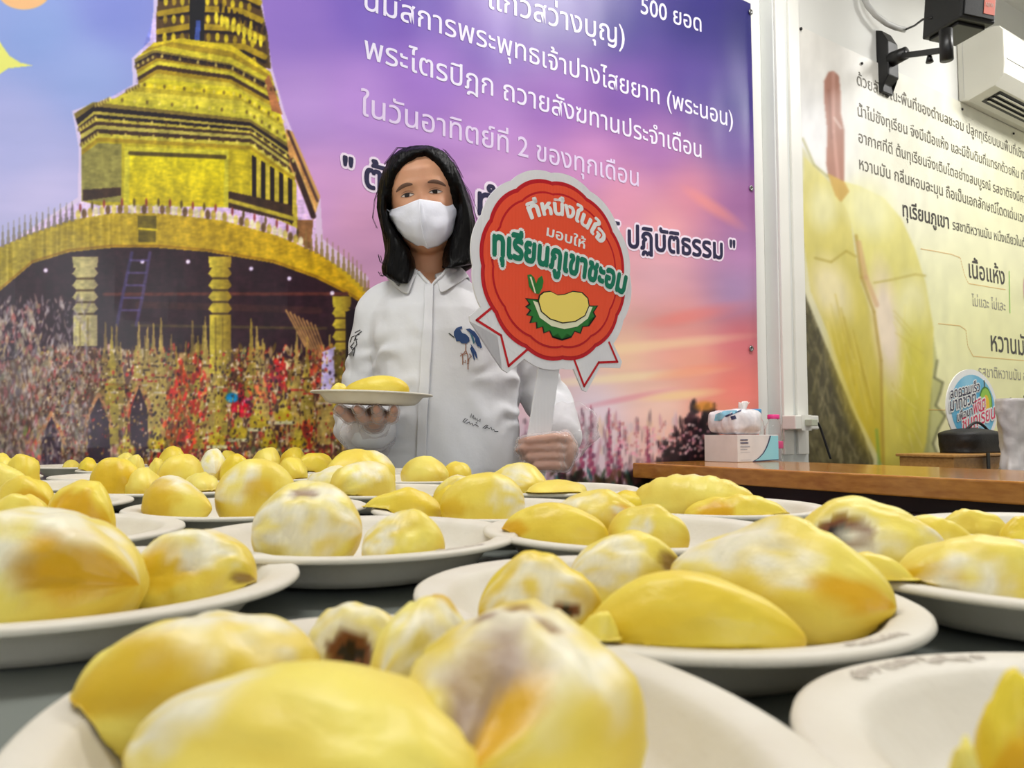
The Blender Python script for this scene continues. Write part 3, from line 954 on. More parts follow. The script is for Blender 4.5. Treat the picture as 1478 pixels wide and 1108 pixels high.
# (x, y, long radius, short radius, turn, lift, label)
PLATES = {
    'A': (-.024, .178, .111, .082, 118, 0, 'nearest paper plate at the bottom, holding a droopy pod and a spotted pod'),
    'B': (-.205, .352, .106, .096, 0, 0, 'paper plate at the left edge with the biggest blurred pod'),
    'C': (-.098, .488, .102, .100, 0, .0024, 'paper plate left of centre with two round white-streaked pods'),
    'D': (.058, .322, .103, .090, -32, .0, 'paper plate right of centre crowded with four long pods'),
    'E': (.168, .14, .113, .088, -32, .0, 'paper plate cut off by the lower right corner, nearly empty'),
    'F': (.255, .368, .106, .100, 0, .0024, 'paper plate at the right edge with a torn olive pod and a broad pod'),
    'G': (-.335, .525, .106, .102, 0, 0, 'paper plate at the left edge behind the biggest pod'),
    'H': (-.235, .692, .104, .100, 0, 0, 'paper plate with a wedge-shaped pod and a tall round pod'),
    'J': (-.018, .678, .104, .100, 0, .0, 'paper plate in the middle with a fat barrel-shaped pod'),
    'K': (.080, .512, .100, .094, -20, .0024, 'paper plate behind the four-pod plate, with a smooth lying pod in front'),
    'L': (.18, .70, .100, .094, 0, 0, 'paper plate with the long ribbed pods before the counter'),
    'I': (-.145, .885, .104, .098, 0, 0, 'paper plate with the pale split pod below the held plate'),
    'P': (.045, .885, .100, .096, 0, .0024, 'paper plate below the gloved hand with the sign'),
    'O': (-.13, 1.115, .100, .098, 0, 0, 'small-looking paper plate right in front of the white shirt'),
    'S': (-.475, .735, .106, .10, 0, 0, 'paper plate at the left edge in the fourth row back'),
    'N': (.385, .535, .104, .10, 0, 0, 'paper plate at the right edge below the counter'),
    'Q': (-.40, .915, .104, .10, 0, 0, 'paper plate holding the faceted bright pod on the left'),
    'R': (-.375, 1.135, .104, .10, 0, 0, 'far paper plate with the crowded pods under the red ribbons'),
    'T': (-.605, .955, .104, .10, 0, 0, 'paper plate at the left edge beside the dark table gap'),
    'U': (-.585, 1.17, .104, .10, 0, 0, 'far left paper plate behind the dark table gap'),
    'V': (-.805, 1.13, .104, .10, 0, 0, 'far paper plate cut by the left edge of the picture'),
    'X': (-.44, 1.34, .104, .10, 0, 0, 'far paper plate under the orange ribbons of the print'),
    'Y': (-.66, 1.375, .104, .10, 0, 0, 'far paper plate in front of the print\'s dark archway'),
    'Z': (-.25, 1.315, .100, .098, 0, 0, 'far paper plate left of the white shirt under the held plate'),
    'AA': (-.56, 1.57, .104, .10, 0, 0, 'rearmost paper plate near the banner, left of the shirt'),
    'AB': (-.83, 1.52, .104, .10, 0, 0, 'rearmost paper plate near the banner at the far left'),
}
PBASE = {}
for key, (x, y, a, b_, rt, lift, lab) in PLATES.items():
    k = (a, b_)
    if k not in PM: PM[k] = plate_mesh(a, b_, 96 if y < .6 else 56)
    o = bpy.data.objects.new('paper_plate', PM[k])
    COL.objects.link(o)
    o.location = (x, y, TABLE_Z + .0004 + lift)
    o.rotation_euler.z = math.radians(rt)
    tag(o, lab, 'plate', 'moulded paper plates of durian on the table')
    PBASE[key] = TABLE_Z + lift + .0036

# faint ink stamp on some rims
M['stamp'] = mat('faded stamp ink', C(176, 164, 150), .6)
for key, (pxa, pya), (pxb, pyb) in (('D', (1218, 930), (1305, 914)), ('E', (1226, 976), (1400, 941)), ('C', (655, 800), (708, 786)), ('I', (500, 735), (545, 737))):
    x, y, a, b_, rt, lift, lab = PLATES[key]
    zr = TABLE_Z + .0224 + lift
    q = []
    for px_, py_ in ((pxa, pya), (pxb, pyb)):
        d = ray(px_, py_); w = CAM + d * ((zr - CAMZ) / d.z) - Vector((x, y, zr))
        c_, s_ = math.cos(math.radians(rt)), math.sin(math.radians(rt))
        q.append(math.atan2((-w.x * s_ + w.y * c_) * a / b_, w.x * c_ + w.y * s_))
    if abs(q[1] - q[0]) > math.pi: q[1] += 2 * math.pi * (1 if q[1] < q[0] else -1)
    if abs(q[1] - q[0]) > .9: q[1] = q[0] + math.copysign(.9, q[1] - q[0])
    st = MB(); r2 = random.Random(3)
    n = int(abs(q[1] - q[0]) * a / .0022)
    for k in range(n):
        t = q[0] + (q[1] - q[0]) * k / n; dt = (q[1] - q[0]) / n * .62
        if k % 9 == 8: continue
        for _ in range(2):
            r0 = a * (.905 + r2.random() * .03); r1 = r0 + a * (.012 + r2.random() * .02)
            st.add([(r0 * math.cos(t), r0 * math.sin(t) * b_ / a, .02235), (r1 * math.cos(t), r1 * math.sin(t) * b_ / a, .0224), (r1 * math.cos(t + dt), r1 * math.sin(t + dt) * b_ / a, .0224), (r0 * math.cos(t + dt), r0 * math.sin(t + dt) * b_ / a, .02235)], [(0, 1, 2, 3)])
    if st.v:
        par = [o for o in COL.objects if o.get('label') == lab][0]
        so = st.build('rim_stamp', M['stamp'], None); so.parent = par; so['kind'] = 'stuff'

# ---------------------------------------------------------------- durian pods
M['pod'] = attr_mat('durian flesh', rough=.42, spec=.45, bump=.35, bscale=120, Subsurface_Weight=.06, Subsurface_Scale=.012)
M['pod'].node_tree.nodes['Principled BSDF'].inputs['Subsurface Radius'].default_value = (1, .7, .2)
YD = np.array(C(212, 170, 4)[:3]); YM = np.array(C(231, 204, 42)[:3]); YP = np.array(C(239, 226, 120)[:3])
WH = np.array(C(234, 228, 204)[:3]); BR = np.array(C(120, 70, 40)[:3]); DK = np.array(C(34, 20, 14)[:3]); OR = np.array(C(214, 164, 6)[:3])


def pod_mesh(L, Wd, H, seed, bend=0.0, taper=0.0, p=.50, nt=56, na=40, feats=(), rib=.05, pale=.5, hump=0.0, lump=.13, ribs=0):
    rs_ = random.Random(seed)
    off = Vector((rs_.uniform(0, 50), rs_.uniform(0, 50), rs_.uniform(0, 50)))
    v, cols = [], []
    ph = rs_.uniform(0, 6.28)
    for i in range(nt + 1):
        t = i / nt
        # denser rings at the ends
        t = .5 - .5 * math.cos(math.pi * t)
        r0 = max(0.0, math.sin(math.pi * t)) ** p
        r0 *= 1 + taper * (2 * t - 1) * -.5
        ax = (t - .5) * L
        by = bend * L * (1 - (2 * t - 1) ** 2)
        for k in range(na):
            th = 2 * math.pi * k / na
            cy, cz = -math.cos(th), math.sin(th)
            d = noise.noise(Vector((t * 2.2, cy * .8, cz * .8)) + off) * lump * 1.6
            d += noise.noise(Vector((t * 5.5, cy * 1.8, cz * 1.8)) + off * 1.7) * lump * .6
            rbn = noise.noise(Vector((t * 1.2, th * 2.4, 7)) + off)
            d += rib * (1 - abs(math.sin(th * 2.5 + ph + t * 1.6 + rbn * 1.6)) * 2) * .45
            cr_ = abs(noise.noise(Vector((t * 1.7, cy * 1.3, cz * 1.3)) + off * .6))
            if cr_ < .10: d -= (.10 - cr_) * .55
            if ribs:
                d += .085 * abs(math.sin(t * ribs * math.pi + .5 * cy)) - .04
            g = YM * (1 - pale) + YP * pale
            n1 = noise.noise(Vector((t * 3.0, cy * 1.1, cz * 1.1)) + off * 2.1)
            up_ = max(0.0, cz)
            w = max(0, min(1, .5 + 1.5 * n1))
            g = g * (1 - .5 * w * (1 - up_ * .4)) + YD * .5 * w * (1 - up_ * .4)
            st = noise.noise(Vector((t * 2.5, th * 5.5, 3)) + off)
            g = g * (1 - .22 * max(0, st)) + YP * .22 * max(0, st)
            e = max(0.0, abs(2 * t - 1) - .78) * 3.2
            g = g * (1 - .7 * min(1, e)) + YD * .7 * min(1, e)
            dent = 0.0
            for (ft, fth, ra, dep, kind) in feats:
                dt = (t - ft) * (L / H) * .9
                dth = math.atan2(math.sin(th - math.radians(fth)), math.cos(th - math.radians(fth)))
                q = math.hypot(dt, dth * .6) / ra + .35 * noise.noise(Vector((t * 9, th * 3, 11)) + off)
                if q < 1.25:
                    kk = max(0.0, min(1.0, (1.25 - q) / .5))
                    dent += dep * (1 - min(1, q * .85) ** 2) if q < 1.18 else 0
                    if kind == 'w':
                        kk *= max(.12, min(.9, .62 + 1.3 * noise.noise(Vector((t * 6, cy * 3, cz * 3)) + off)))
                        g = g * (1 - kk) + WH * kk * (1 + .12 * noise.noise(Vector((t * 30, th * 9, 5))))
                    elif kind == 'o': g = g * (1 - kk) + OR * kk
                    elif kind == 'd': g = g * (1 - .8 * kk) + YD * .8 * kk
                    elif kind == 'h':   # torn hole: white lip, brown wall, dark inside
                        c_ = WH if q > .95 else (BR if q > .45 else DK)
                        g = g * (1 - kk) + c_ * kk
                    elif kind == 's':
                        g = g * (1 - kk * .75) + BR * kk * .75
            rr = r0 * (1 + d) - dent * min(1, r0 * 1.5)
            rr = max(rr, 0)
            y = cy * rr * Wd / 2 + by
            z = cz * rr
            # rest flat on the underside
            z = z * H * .56 + H * .44 + hump * H * (1 - (2 * t - 1) ** 2)
            zf = H * .05
            if z < zf: z = zf * .6 + .4 * max(0, z) * .3
            v.append((ax, y, max(0.0, z)))
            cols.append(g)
    v.append((-L / 2 * 1.0, v[0][1], v[0][2])); v.append((L / 2, v[nt * na][1], v[nt * na][2])); cols += [YD, YD]
    f = []
    for i in range(nt):
        for k in range(na):
            k2 = (k + 1) % na
            f.append((i * na + k, (i + 1) * na + k, (i + 1) * na + k2, i * na + k2))
    me = mesh('durian_pod', v, f)
    ca = me.color_attributes.new('col', 'FLOAT_COLOR', 'POINT')
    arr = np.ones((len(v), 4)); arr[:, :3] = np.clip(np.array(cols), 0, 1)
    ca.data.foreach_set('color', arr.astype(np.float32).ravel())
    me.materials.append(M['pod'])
    me.polygons.foreach_set('use_smooth', [True] * len(me.polygons))
    return me


GPOD = 'durian pods served on the plates'
seedn = [100]


def pod(plate, cx, wpx, top, Y, yaw, ratio, label, name='durian_pod', drop=0.0, **kw):
    """pod on a plate; cx, wpx, top describe its outline, Y its distance"""
    zb = PBASE[plate] + drop
    rx = (cx - CX) / F
    if plate in PLATES and Y > .4:
        # keep the pod's middle well inside its own plate
        x_, y_, pa_ = PLATES[plate][0], PLATES[plate][1], PLATES[plate][3]
        g = rx * .997
        A2, B2, C2 = g * g + 1, -2 * (g * x_ + y_), x_ * x_ + y_ * y_ - (.60 * pa_) ** 2
        D2 = B2 * B2 - 4 * A2 * C2
        if D2 <= 0:
            best = None
            ym_ = -B2 / (2 * A2)
            for kk_, pl_ in PLATES.items():
                if pl_[1] < .6 or math.hypot(g * ym_ - x_, ym_ - y_) < .85 * pa_: continue
                b3, c3 = -2 * (g * pl_[0] + pl_[1]), pl_[0] ** 2 + pl_[1] ** 2 - (.60 * pl_[3]) ** 2
                d3 = b3 * b3 - 4 * A2 * c3
                if d3 <= 0: continue
                y3 = min(max(Y, (-b3 - math.sqrt(d3)) / (2 * A2)), (-b3 + math.sqrt(d3)) / (2 * A2))
                if abs(y3 - Y) < .15 and (best is None or abs(y3 - Y) < abs(best[0] - Y)): best = (y3, kk_)
            if best: Y, plate = best; zb = PBASE[plate] + drop
            else: Y = -B2 / (2 * A2)
        else: Y = min(max(Y, (-B2 - math.sqrt(D2)) / (2 * A2)), (-B2 + math.sqrt(D2)) / (2 * A2))
        if Y > .82 and ratio < .8: yaw = math.copysign(58, yaw or -1)
    sc = Y / F
    vis = wpx * sc
    c_, s_ = abs(math.cos(math.radians(yaw))), abs(math.sin(math.radians(yaw)))
    L = vis / (math.sqrt(c_ * c_ + (ratio * s_) ** 2))
    L = min(L, .12)
    Wd = L * ratio
    zt = (at(cx, top, Y)).z
    H = max(.016, min(.072, zt - zb))
    seedn[0] += 1
    near = Y < .6
    me = pod_mesh(L, Wd, H, kw.pop('seed', seedn[0]), nt=60 if near else 36, na=48 if near else 28, **kw)
    o = bpy.data.objects.new(name, me)
    COL.objects.link(o)
    p = at(cx, top, Y)
    o.location = (p.x, Y, zb)
    o.rotation_euler.z = math.radians(yaw)
    # the flesh sags against the inside of its plate instead of passing through it
    if plate in PLATES:
        x_, y_, pa_, pb_, rt_, li_, _l = PLATES[plate]
        cr_, sr_ = math.cos(math.radians(rt_)), math.sin(math.radians(rt_))
        cy_, sy_ = math.cos(math.radians(yaw)), math.sin(math.radians(yaw))
        co_ = np.empty(len(me.vertices) * 3, np.float32); me.vertices.foreach_get('co', co_); co_ = co_.reshape(-1, 3)
        wx = p.x + co_[:, 0] * cy_ - co_[:, 1] * sy_ - x_; wy = Y + co_[:, 0] * sy_ + co_[:, 1] * cy_ - y_
        lx = wx * cr_ + wy * sr_; ly = (-wx * sr_ + wy * cr_) * pa_ / pb_
        rr_ = np.hypot(lx, ly) / pa_
        fl_ = np.interp(rr_, [0, .62, .70, .755, .835, .88, .975, 1.0, 2], [.0034, .0034, .0046, .0092, .0186, .0222, .0228, .0228, .0228]) - .0032
        zz_ = co_[:, 2]
        k_ = np.clip(1 - zz_ / max(H, 1e-4), 0, 1)
        co_[:, 2] = np.where(zz_ < fl_, fl_ + zz_ * .08, zz_)
        me.vertices.foreach_set('co', co_.ravel()); me.update()
    return tag(o, label, 'fruit', GPOD)


# nearest plate
pod('A', 298, 300, 878, .206, 34, .64, 'blurred rounded pod at the lower left, upper left on the nearest plate', seed=3, p=.44, pale=.55, feats=((.6, 80, .5, .0, 'w'), (.1, 40, .4, 0, 'd')))
pod('A', 430, 585, 972, .155, -24, .50, 'large drooping pod cut by the bottom edge of the picture', seed=5, taper=-.3, pale=.7, rib=.05, feats=((.15, 70, .5, 0, 'w'),))
pod('A', 745, 340, 868, .172, 72, .72, 'large spotted pod with a bruised white hollow at the bottom centre', seed=8, pale=.5, rib=.05,
    feats=((.42, 80, .55, .05, 'w'), (.15, 85, .34, .16, 's'), (.52, 70, .07, .02, 's'), (.60, 95, .06, .02, 's'), (.5, 110, .06, .02, 's'), (.12, 60, .18, .1, 'o')))
pod('A', 612, 150, 862, .222, 62, .60, 'creamy folded pod leaning on the spotted pod', seed=12, pale=.9, rib=.12, feats=((.4, 60, .5, .05, 'w'), (.8, 90, .3, 0, 'd')))
pod('A', 520, 150, 866, .246, -25, .70, 'broken pod piece showing a small dark hole, left of the creamy folded pod', name='durian_pod_piece', seed=14, p=.34, pale=.85,
    feats=((.52, 25, .62, .05, 'w'), (.60, 18, .26, .22, 'h')))
# left edge plate
pod('B', 62, 320, 724, .315, -12, .72, 'huge blurred pale pod at the left edge of the picture', seed=21, p=.55, pale=.6, rib=.07, feats=((.6, 70, .6, .03, 'w'), (.75, 20, .15, .12, 's'), (.9, 25, .35, .10, 'o')))
pod('B', 281, 172, 766, .345, 8, .62, 'faceted pod with a hollow side beside the huge pale pod', seed=24, p=.40, pale=.45, lump=.16, feats=((.35, 95, .5, .0, 'w'), (.30, 30, .34, .16, 'd'), (.62, 55, .3, .12, 'w'), (.93, 15, .12, .1, 's')))
# plate left of centre
pod('C', 445, 154, 693, .455, 4, .85, 'round pod with a white sunken patch and a small brown bruise', seed=31, p=.46, pale=.75, lump=.10,
    feats=((.52, 35, .62, .07, 'w'), (.50, 62, .12, .06, 's'), (.16, 20, .4, .05, 'w')))
pod('C', 583, 118, 739, .44, 0, .80, 'short stubby pod with a crumpled left end, right of the round bruised pod', seed=33, p=.42, pale=.65, rib=.08, feats=((.06, 40, .5, .10, 'w'), (.3, 95, .35, .03, 'w')))
# four-pod plate
pod('D', 780, 178, 797, .290, 0, .55, 'deep yellow arched pod with a brown slit, left of the four-pod plate', seed=41, p=.5, pale=.05, hump=.0, feats=((.46, 35, .42, .06, 'w'), (.70, 10, .12, .2, 'h')))
pod('D', 1000, 305, 824, .258, -8, .46, 'long smooth deep yellow pod tapering to the right, front of the four-pod plate', seed=43, p=.62, pale=.2, taper=.25, rib=.035, lump=.05)
pod('D', 1112, 262, 753, .318, -46, .50, 'big curved pod with a frayed white strip along its left side', seed=45, p=.55, pale=.6, bend=.06, feats=((.18, 60, .42, .06, 'w'), (.42, 50, .32, .04, 'w'), (.62, 35, .26, .03, 'w'), (.94, 20, .3, .0, 'o')))
pod('D', 905, 165, 770, .372, 6, .55, 'grey-white and yellow pod at the back of the four-pod plate', seed=47, p=.5, pale=.5, feats=((.15, 40, .6, .02, 'w'), (.95, 30, .3, .1, 's')))
pod('D', 862, 70, 878, .246, 0, .7, 'small torn crumb of flesh between the arched pod and the long smooth pod', name='durian_crumb', seed=49, p=.4, pale=.5)
# lower right plate
pod('E', 1482, 150, 974, .135, 8, .8, 'chunk of deep yellow flesh cut by the right edge', name='durian_chunk', seed=51, p=.26, pale=.1, rib=.14, feats=((.2, 30, .3, .08, 'o'),))
pod('E', 1390, 70, 1064, .118, 40, .7, 'small pale flake of flesh at the lower right corner', name='durian_flake', seed=53, p=.4, pale=.9)
# right edge plate
pod('F', 1248, 215, 722, .405, -8, .52, 'olive yellow pod with a torn mouth, left on the right-edge plate', seed=61, p=.52, pale=.65, taper=.0, rib=.06, feats=((.30, 28, .34, .16, 'h'), (.48, 20, .3, .08, 'w'), (.96, 40, .25, 0, 'w')))
pod('F', 1408, 215, 768, .335, -10, .62, 'broad pale pod with a ragged white patch at the right edge', seed=63, p=.5, pale=.65, feats=((.10, 20, .3, .05, 'd'), (.34, 12, .34, .02, 'w')))
pod('F', 1256, 125, 797, .334, -18, .5, 'low smooth pod lying in front of the torn olive pod', seed=65, p=.6, pale=.5, lump=.05)
pod('F', 1340, 130, 744, .43, -10, .55, 'plain pod half hidden behind the broad pale pod', seed=67, pale=.4)
pod('N', 1405, 92, 734, .52, -10, .6, 'small pod below the counter, third from the right edge', seed=71, pale=.5)
pod('N', 1480, 80, 744, .49, 10, .65, 'yellow pod cut by the right edge below the counter', seed=73, pale=.2)
# middle rows
pod('K', 800, 152, 725, .474, -14, .50, 'smooth lying pod with a blunt orange left end, centre', seed=81, p=.48, pale=.3, lump=.05, feats=((.05, 20, .35, .02, 'o'),))
pod('K', 862, 130, 708, .545, -6, .60, 'pod with a grey bruised top and an orange split at its right', seed=83, p=.48, pale=.4, feats=((.28, 60, .42, .03, 'w'), (.88, 30, .30, .08, 'o'), (.68, 25, .2, .03, 'w')))
pod('K', 935, 112, 728, .49, -22, .55, 'pod with a small white scar right of the orange split', seed=85, pale=.55, feats=((.45, 25, .2, .02, 'w'),))
pod('L', 1000, 158, 684, .685, -34, .42, 'long ribbed pod standing out in front of the dark counter', seed=91, p=.42, pale=.7, ribs=7, taper=.1, lump=.04, feats=((.5, 110, .3, .03, 'w'),))
pod('L', 1062, 142, 713, .64, -14, .42, 'ribbed pod with crumpled deep yellow side, right of the longest ribbed pod', seed=93, p=.5, pale=.35, ribs=5, feats=((.3, 20, .4, .05, 'o'),))
pod('L', 915, 80, 707, .68, -20, .6, 'deep yellow pod tucked left of the long ribbed pod', seed=95, pale=.1)
pod('P', 806, 100, 692, .83, 8, .55, 'pod with a brown fleck on top, below the gloved fist', seed=101, pale=.6, feats=((.72, 75, .14, .04, 's'),))
pod('P', 748, 84, 669, .90, -8, .6, 'pale pod just left below the gloved fist', seed=103, pale=.7, feats=((.7, 40, .4, .03, 'w'),))
pod('P', 792, 62, 701, .955, 0, .6, 'small whitish pod behind the brown-flecked pod', seed=104, pale=1.0, feats=((.5, 60, .8, .02, 'w'),))
pod('J', 697, 120, 681, .655, 14, .60, 'fat barrel-shaped pod in the centre', seed=111, p=.42, pale=.45, taper=-.2, lump=.04, feats=((.9, 20, .4, .02, 'w'), (.05, 0, .3, .0, 'd')))
pod('J', 580, 114, 703, .645, 6, .5, 'low wedge pod behind the stubby pod with crumpled end', seed=113, pale=.25, p=.6, taper=-.3)
pod('J', 652, 62, 700, .70, -30, .6, 'small deep yellow pod squeezed left of the barrel-shaped pod', seed=115, pale=.05)
pod('J', 664, 78, 683, .765, 6, .55, 'pale-backed pod behind the barrel-shaped pod', seed=117, pale=.6, feats=((.6, 70, .4, .02, 'w'),))
pod('I', 525, 84, 664, .83, 30, .62, 'pale split pod with a translucent fold under the held plate', seed=121, p=.42, pale=.8, rib=.12, feats=((.4, 60, .4, .06, 'w'),))
pod('I', 478, 92, 674, .845, -8, .6, 'whitish pod left of the pale split pod', seed=123, pale=.9, feats=((.5, 70, .6, .02, 'w'),))
pod('I', 520, 96, 646, .955, 16, .62, 'large bright pod with frayed right shoulder behind the pale split pod', seed=125, p=.48, pale=.35, feats=((.8, 60, .3, .03, 'w'),))
pod('H', 260, 112, 689, .665, -22, .58, 'wedge-shaped pod sloping down to the right, with white upper side', seed=131, p=.56, taper=.95, pale=.55, lump=.05, feats=((.45, 95, .5, .0, 'w'), (.3, 20, .5, .0, 'd')))
pod('H', 371, 108, 662, .69, 24, .78, 'tall round lemon pod right of the wedge-shaped pod', seed=133, p=.44, pale=.55, lump=.05, feats=((.08, 30, .4, .03, 'w'), (.5, 15, .18, .03, 'd')))
pod('O', 612, 74, 658, 1.10, -6, .6, 'pale pod in front of the white shirt, left of a smaller one', seed=141, p=.48, pale=.75, lump=.05)
pod('O', 660, 42, 663, 1.13, -10, .7, 'small pod at the right end of the plate before the shirt', seed=143, pale=.4)
# left middle
pod('G', 117, 106, 698, .54, -14, .72, 'rounded bright pod above the huge pale pod, far left', seed=151, p=.5, pale=.3, feats=((.68, 25, .4, .03, 'o'),))
pod('G', 30, 90, 708, .53, 6, .6, 'pale pod squeezed at the left edge above the huge pod', seed=153, pale=.6)
pod('S', 36, 92, 685, .69, -12, .6, 'pointed yellow pod at the left edge, right end darker', seed=155, pale=.3, feats=((.9, 20, .3, .02, 'o'),))
pod('S', 2, 96, 671, .76, 6, .55, 'striped pale pod cut by the left edge', seed=157, pale=.8, rib=.08)
pod('T', 35, 48, 652, .93, -16, .75, 'upright yellow pod near the left edge against the print', seed=161, pale=.3)
pod('T', 4, 52, 654, .965, 0, .6, 'yellow pod cut by the left edge against the print', seed=163, pale=.4)
pod('Q', 169, 70, 660, .93, 6, .8, 'faceted bright pod with a dark lower face on the left', seed=171, p=.40, pale=.25, lump=.13, feats=((.5, 15, .5, .05, 'd'),))
pod('Q', 207, 60, 676, .885, -8, .65, 'pale olive pod right of the faceted bright pod', seed=173, pale=.75)
pod('Q', 291, 66, 681, .865, -6, .6, 'flat pale pod behind the wedge-shaped pod', seed=175, pale=.9, rib=.08)
pod('R', 262, 58, 653, 1.06, 4, .75, 'round lemon pod in the far crowd, left one of three', seed=181, pale=.5, lump=.05)
pod('R', 342, 46, 655, 1.09, 10, .8, 'deep yellow egg-shaped pod in the far crowd', seed=183, pale=.05, lump=.04)
pod('R', 306, 50, 649, 1.155, 0, .7, 'whitish pod between the lemon pod and the egg-shaped pod', seed=185, pale=1.0, feats=((.5, 60, .9, .03, 'w'),))
pod('R', 422, 56, 659, 1.09, -20, .6, 'lemon pod with a crumbly tip right of the tall round pod', seed=187, pale=.35)
pod('Z', 455, 50, 650, 1.27, 10, .6, 'bright pod below the elbow of the white sleeve', seed=191, pale=.2)
pod('Z', 548, 30, 663, 1.30, 0, .7, 'small whitish pod at the shirt hem', seed=193, pale=1.0, feats=((.5, 60, .9, .03, 'w'),))
pod('X', 424, 44, 646, 1.35, 0, .6, 'bright yellow pod in the rearmost crowd, right one of two', seed=195, pale=.15)
pod('X', 386, 46, 646, 1.32, 0, .6, 'pale lemon pod in the rearmost crowd, left one of two', seed=197, pale=.6)
pod('U', 152, 30, 662, 1.18, 0, .7, 'pale grey pod behind the faceted bright pod', seed=201, pale=1.0, feats=((.5, 60, .9, .02, 'w'),))
pod('U', 226, 28, 660, 1.12, 0, .7, 'small lemon pod between the faceted and the round lemon pod', seed=203, pale=.5)
pod('U', 196, 34, 655, 1.20, 0, .7, 'cream pod peeping over the pale olive pod', seed=204, pale=.8)
pod('Y', 182, 28, 652, 1.40, 0, .7, 'small pale pod at the back left before the dark archway', seed=205, pale=.8)
pod('Y', 128, 28, 659, 1.40, 0, .7, 'small bright pod at the back left, fourth from the left edge', seed=207, pale=.1)
pod('Y', 250, 44, 645, 1.38, 0, .7, 'yellow pod topping the far crowd on the left', seed=208, pale=.2)
pod('AB', 103, 30, 664, 1.49, 0, .5, 'flat pale pod alone on the rearmost plate', seed=209, pale=.7)
pod('AA', 330, 34, 650, 1.55, 0, .7, 'small yellow pod on the rearmost plate near the banner', seed=211, pale=.3)

# ---------------------------------------------------------------- counter against the wall
CZ = .734


def onz(px, py, z):
    d = ray(px, py)
    return CAM + d * ((z - CAMZ) / d.z)


M['wood'] = grain(mat('lacquered wood', C(196, 136, 60), .12, spec=.6), C(158, 100, 40), (1.2, 14, 30), 2.2, 8, .3, .75)
M['darkwood'] = grain(mat('dark stained panel', C(44, 20, 14), .5), C(26, 12, 9), (2, 2, 14), 3, 6)
# grain runs along the counter: rotate the mapping of the wood
for n_ in M['wood'].node_tree.nodes:
    if n_.type == 'MAPPING':
        n_.inputs['Rotation'].default_value = (0, 0, math.atan2(U.y, U.x))
        n_.inputs['Scale'].default_value = (16, 1.3, 30)
p = onz(1478, 678.5, CZ) - W0
cs1 = max(.45, min(.9, p.dot(U)))
ct = empty('wooden_counter', W(cs1 / 2, 1.5, 0), 'long lacquered wooden counter with dark panelled base against the wall', 'counter')
MB().wbox(0, cs1, .02, 3.3, CZ - .05, CZ).build('worktop', M['wood'], ct, bevel=.005, seg=3)
MB().wbox(.06, cs1 - .04, .04, 3.25, .06, CZ - .05).build('cabinet_body', M['darkwood'], ct)
for k in range(6):
    MB().wbox(.035, .06, .08 + k * .53, .08 + k * .53 + .48, .1, CZ - .09).build('panel', M['darkwood'], ct, bevel=.004)

# ---------------------------------------------------------------- things on the counter
# carton of masks: near lower corner at photo (1065, 666)
M['carton'] = grain(mat('white carton', C(226, 222, 220), .45), C(218, 214, 212), (1, 1, 1), 20, 2)
M['cyan'] = mat('light blue print', C(150, 214, 226), .45)
M['navy'] = mat('dark blue print', C(50, 52, 92), .45)
M['greyprint'] = mat('grey print', C(150, 150, 160), .5)
pc = onz(1065, 667.3, CZ)
dA = (onz(1124, 662.5, CZ) - pc)
dB = (onz(1017, 663.5, CZ) - pc)
dA.z = dB.z = 0
aL = .165; bL = .115
dA = Vector((math.cos(math.radians(38)), math.sin(math.radians(38)), 0)); dB = Vector((-dA.y, dA.x, 0))
dB.normalize()
if dB.x > 0: dB = -dB
Z0 = Vector((0, 0, CZ + .0005))
pc = Vector((pc.x, pc.y, 0))
# lengths that reach the two visible far corners
def reach(d, px):
    lo, hi = .02, .4
    for _ in range(40):
        m_ = (lo + hi) / 2
        q = pc + d * m_
        x = CX + F * q.x / (q.y * math.cos(PITCH) + (CZ - CAMZ) * math.sin(PITCH))
        if (x < px) == (px > 1065): lo = m_
        else: hi = m_
    return lo
aL, bL = reach(dA, 1124), reach(dB, 1017)
cb = empty('mask_carton', pc + dA * aL / 2 + dB * bL / 2 + Z0, 'white and light blue carton on the counter under the tissue pack', 'box')
BH = at(1065, 628, pc.y).z - CZ
MB().frame_box(pc + Z0, dA * aL, dB * bL, UP * BH).build('carton', M['carton'], cb, bevel=.0015)


def onface(x, y, d=.0006):
    return pc + dA * (x * aL) + Z0 + UP * (y * BH) - dB * d


arc = [(.30 + .42 * (t / 10) ** 1.0 + .10 * math.sin(math.pi * t / 10), .02 + .96 * (t / 10)) for t in range(11)]
arc = [(.36, .02), (.48, .12), (.60, .30), (.68, .50), (.74, .72), (.79, .97)]
MB().prism(arc + [(.995, .97), (.995, .06), (.7, .03)], lambda x, y, d: onface(x, y, d), .0007, None).build('blue_print', M['cyan'], cb)
MB().prism([(x - .012, y) for x, y in arc] + [(x + .018, y) for x, y in arc[::-1]], lambda x, y, d: onface(x, y, d), .0011, None).build('curve_print', M['navy'], cb)
MB().prism([(.34, .0), (.7, .015), (.99, .03), (.99, .06), (.7, .05), (.36, .035)], lambda x, y, d: onface(x, y, d), .0013, None).build('base_line_print', M['navy'], cb)
tl = MB()
for (x0, x1, y0, y1) in ((.06, .24, .80, .84), (.06, .25, .69, .73)): tl.prism([(x0, y0), (x1, y0), (x1, y1), (x0, y1)], lambda x, y, d: onface(x, y, d), .0012, None)
tl.build('heading_print', M['navy'], cb)['kind'] = 'stuff'
tl = MB()
for (x0, x1, y0, y1) in ((.06, .29, .58, .60), (.06, .29, .55, .565), (.06, .22, .46, .48), (.06, .29, .36, .37), (.06, .31, .07, .08)): tl.prism([(x0, y0), (x1, y0), (x1, y1), (x0, y1)], lambda x, y, d: onface(x, y, d), .0012, None)
tl.build('small_print', M['greyprint'], cb)['kind'] = 'stuff'

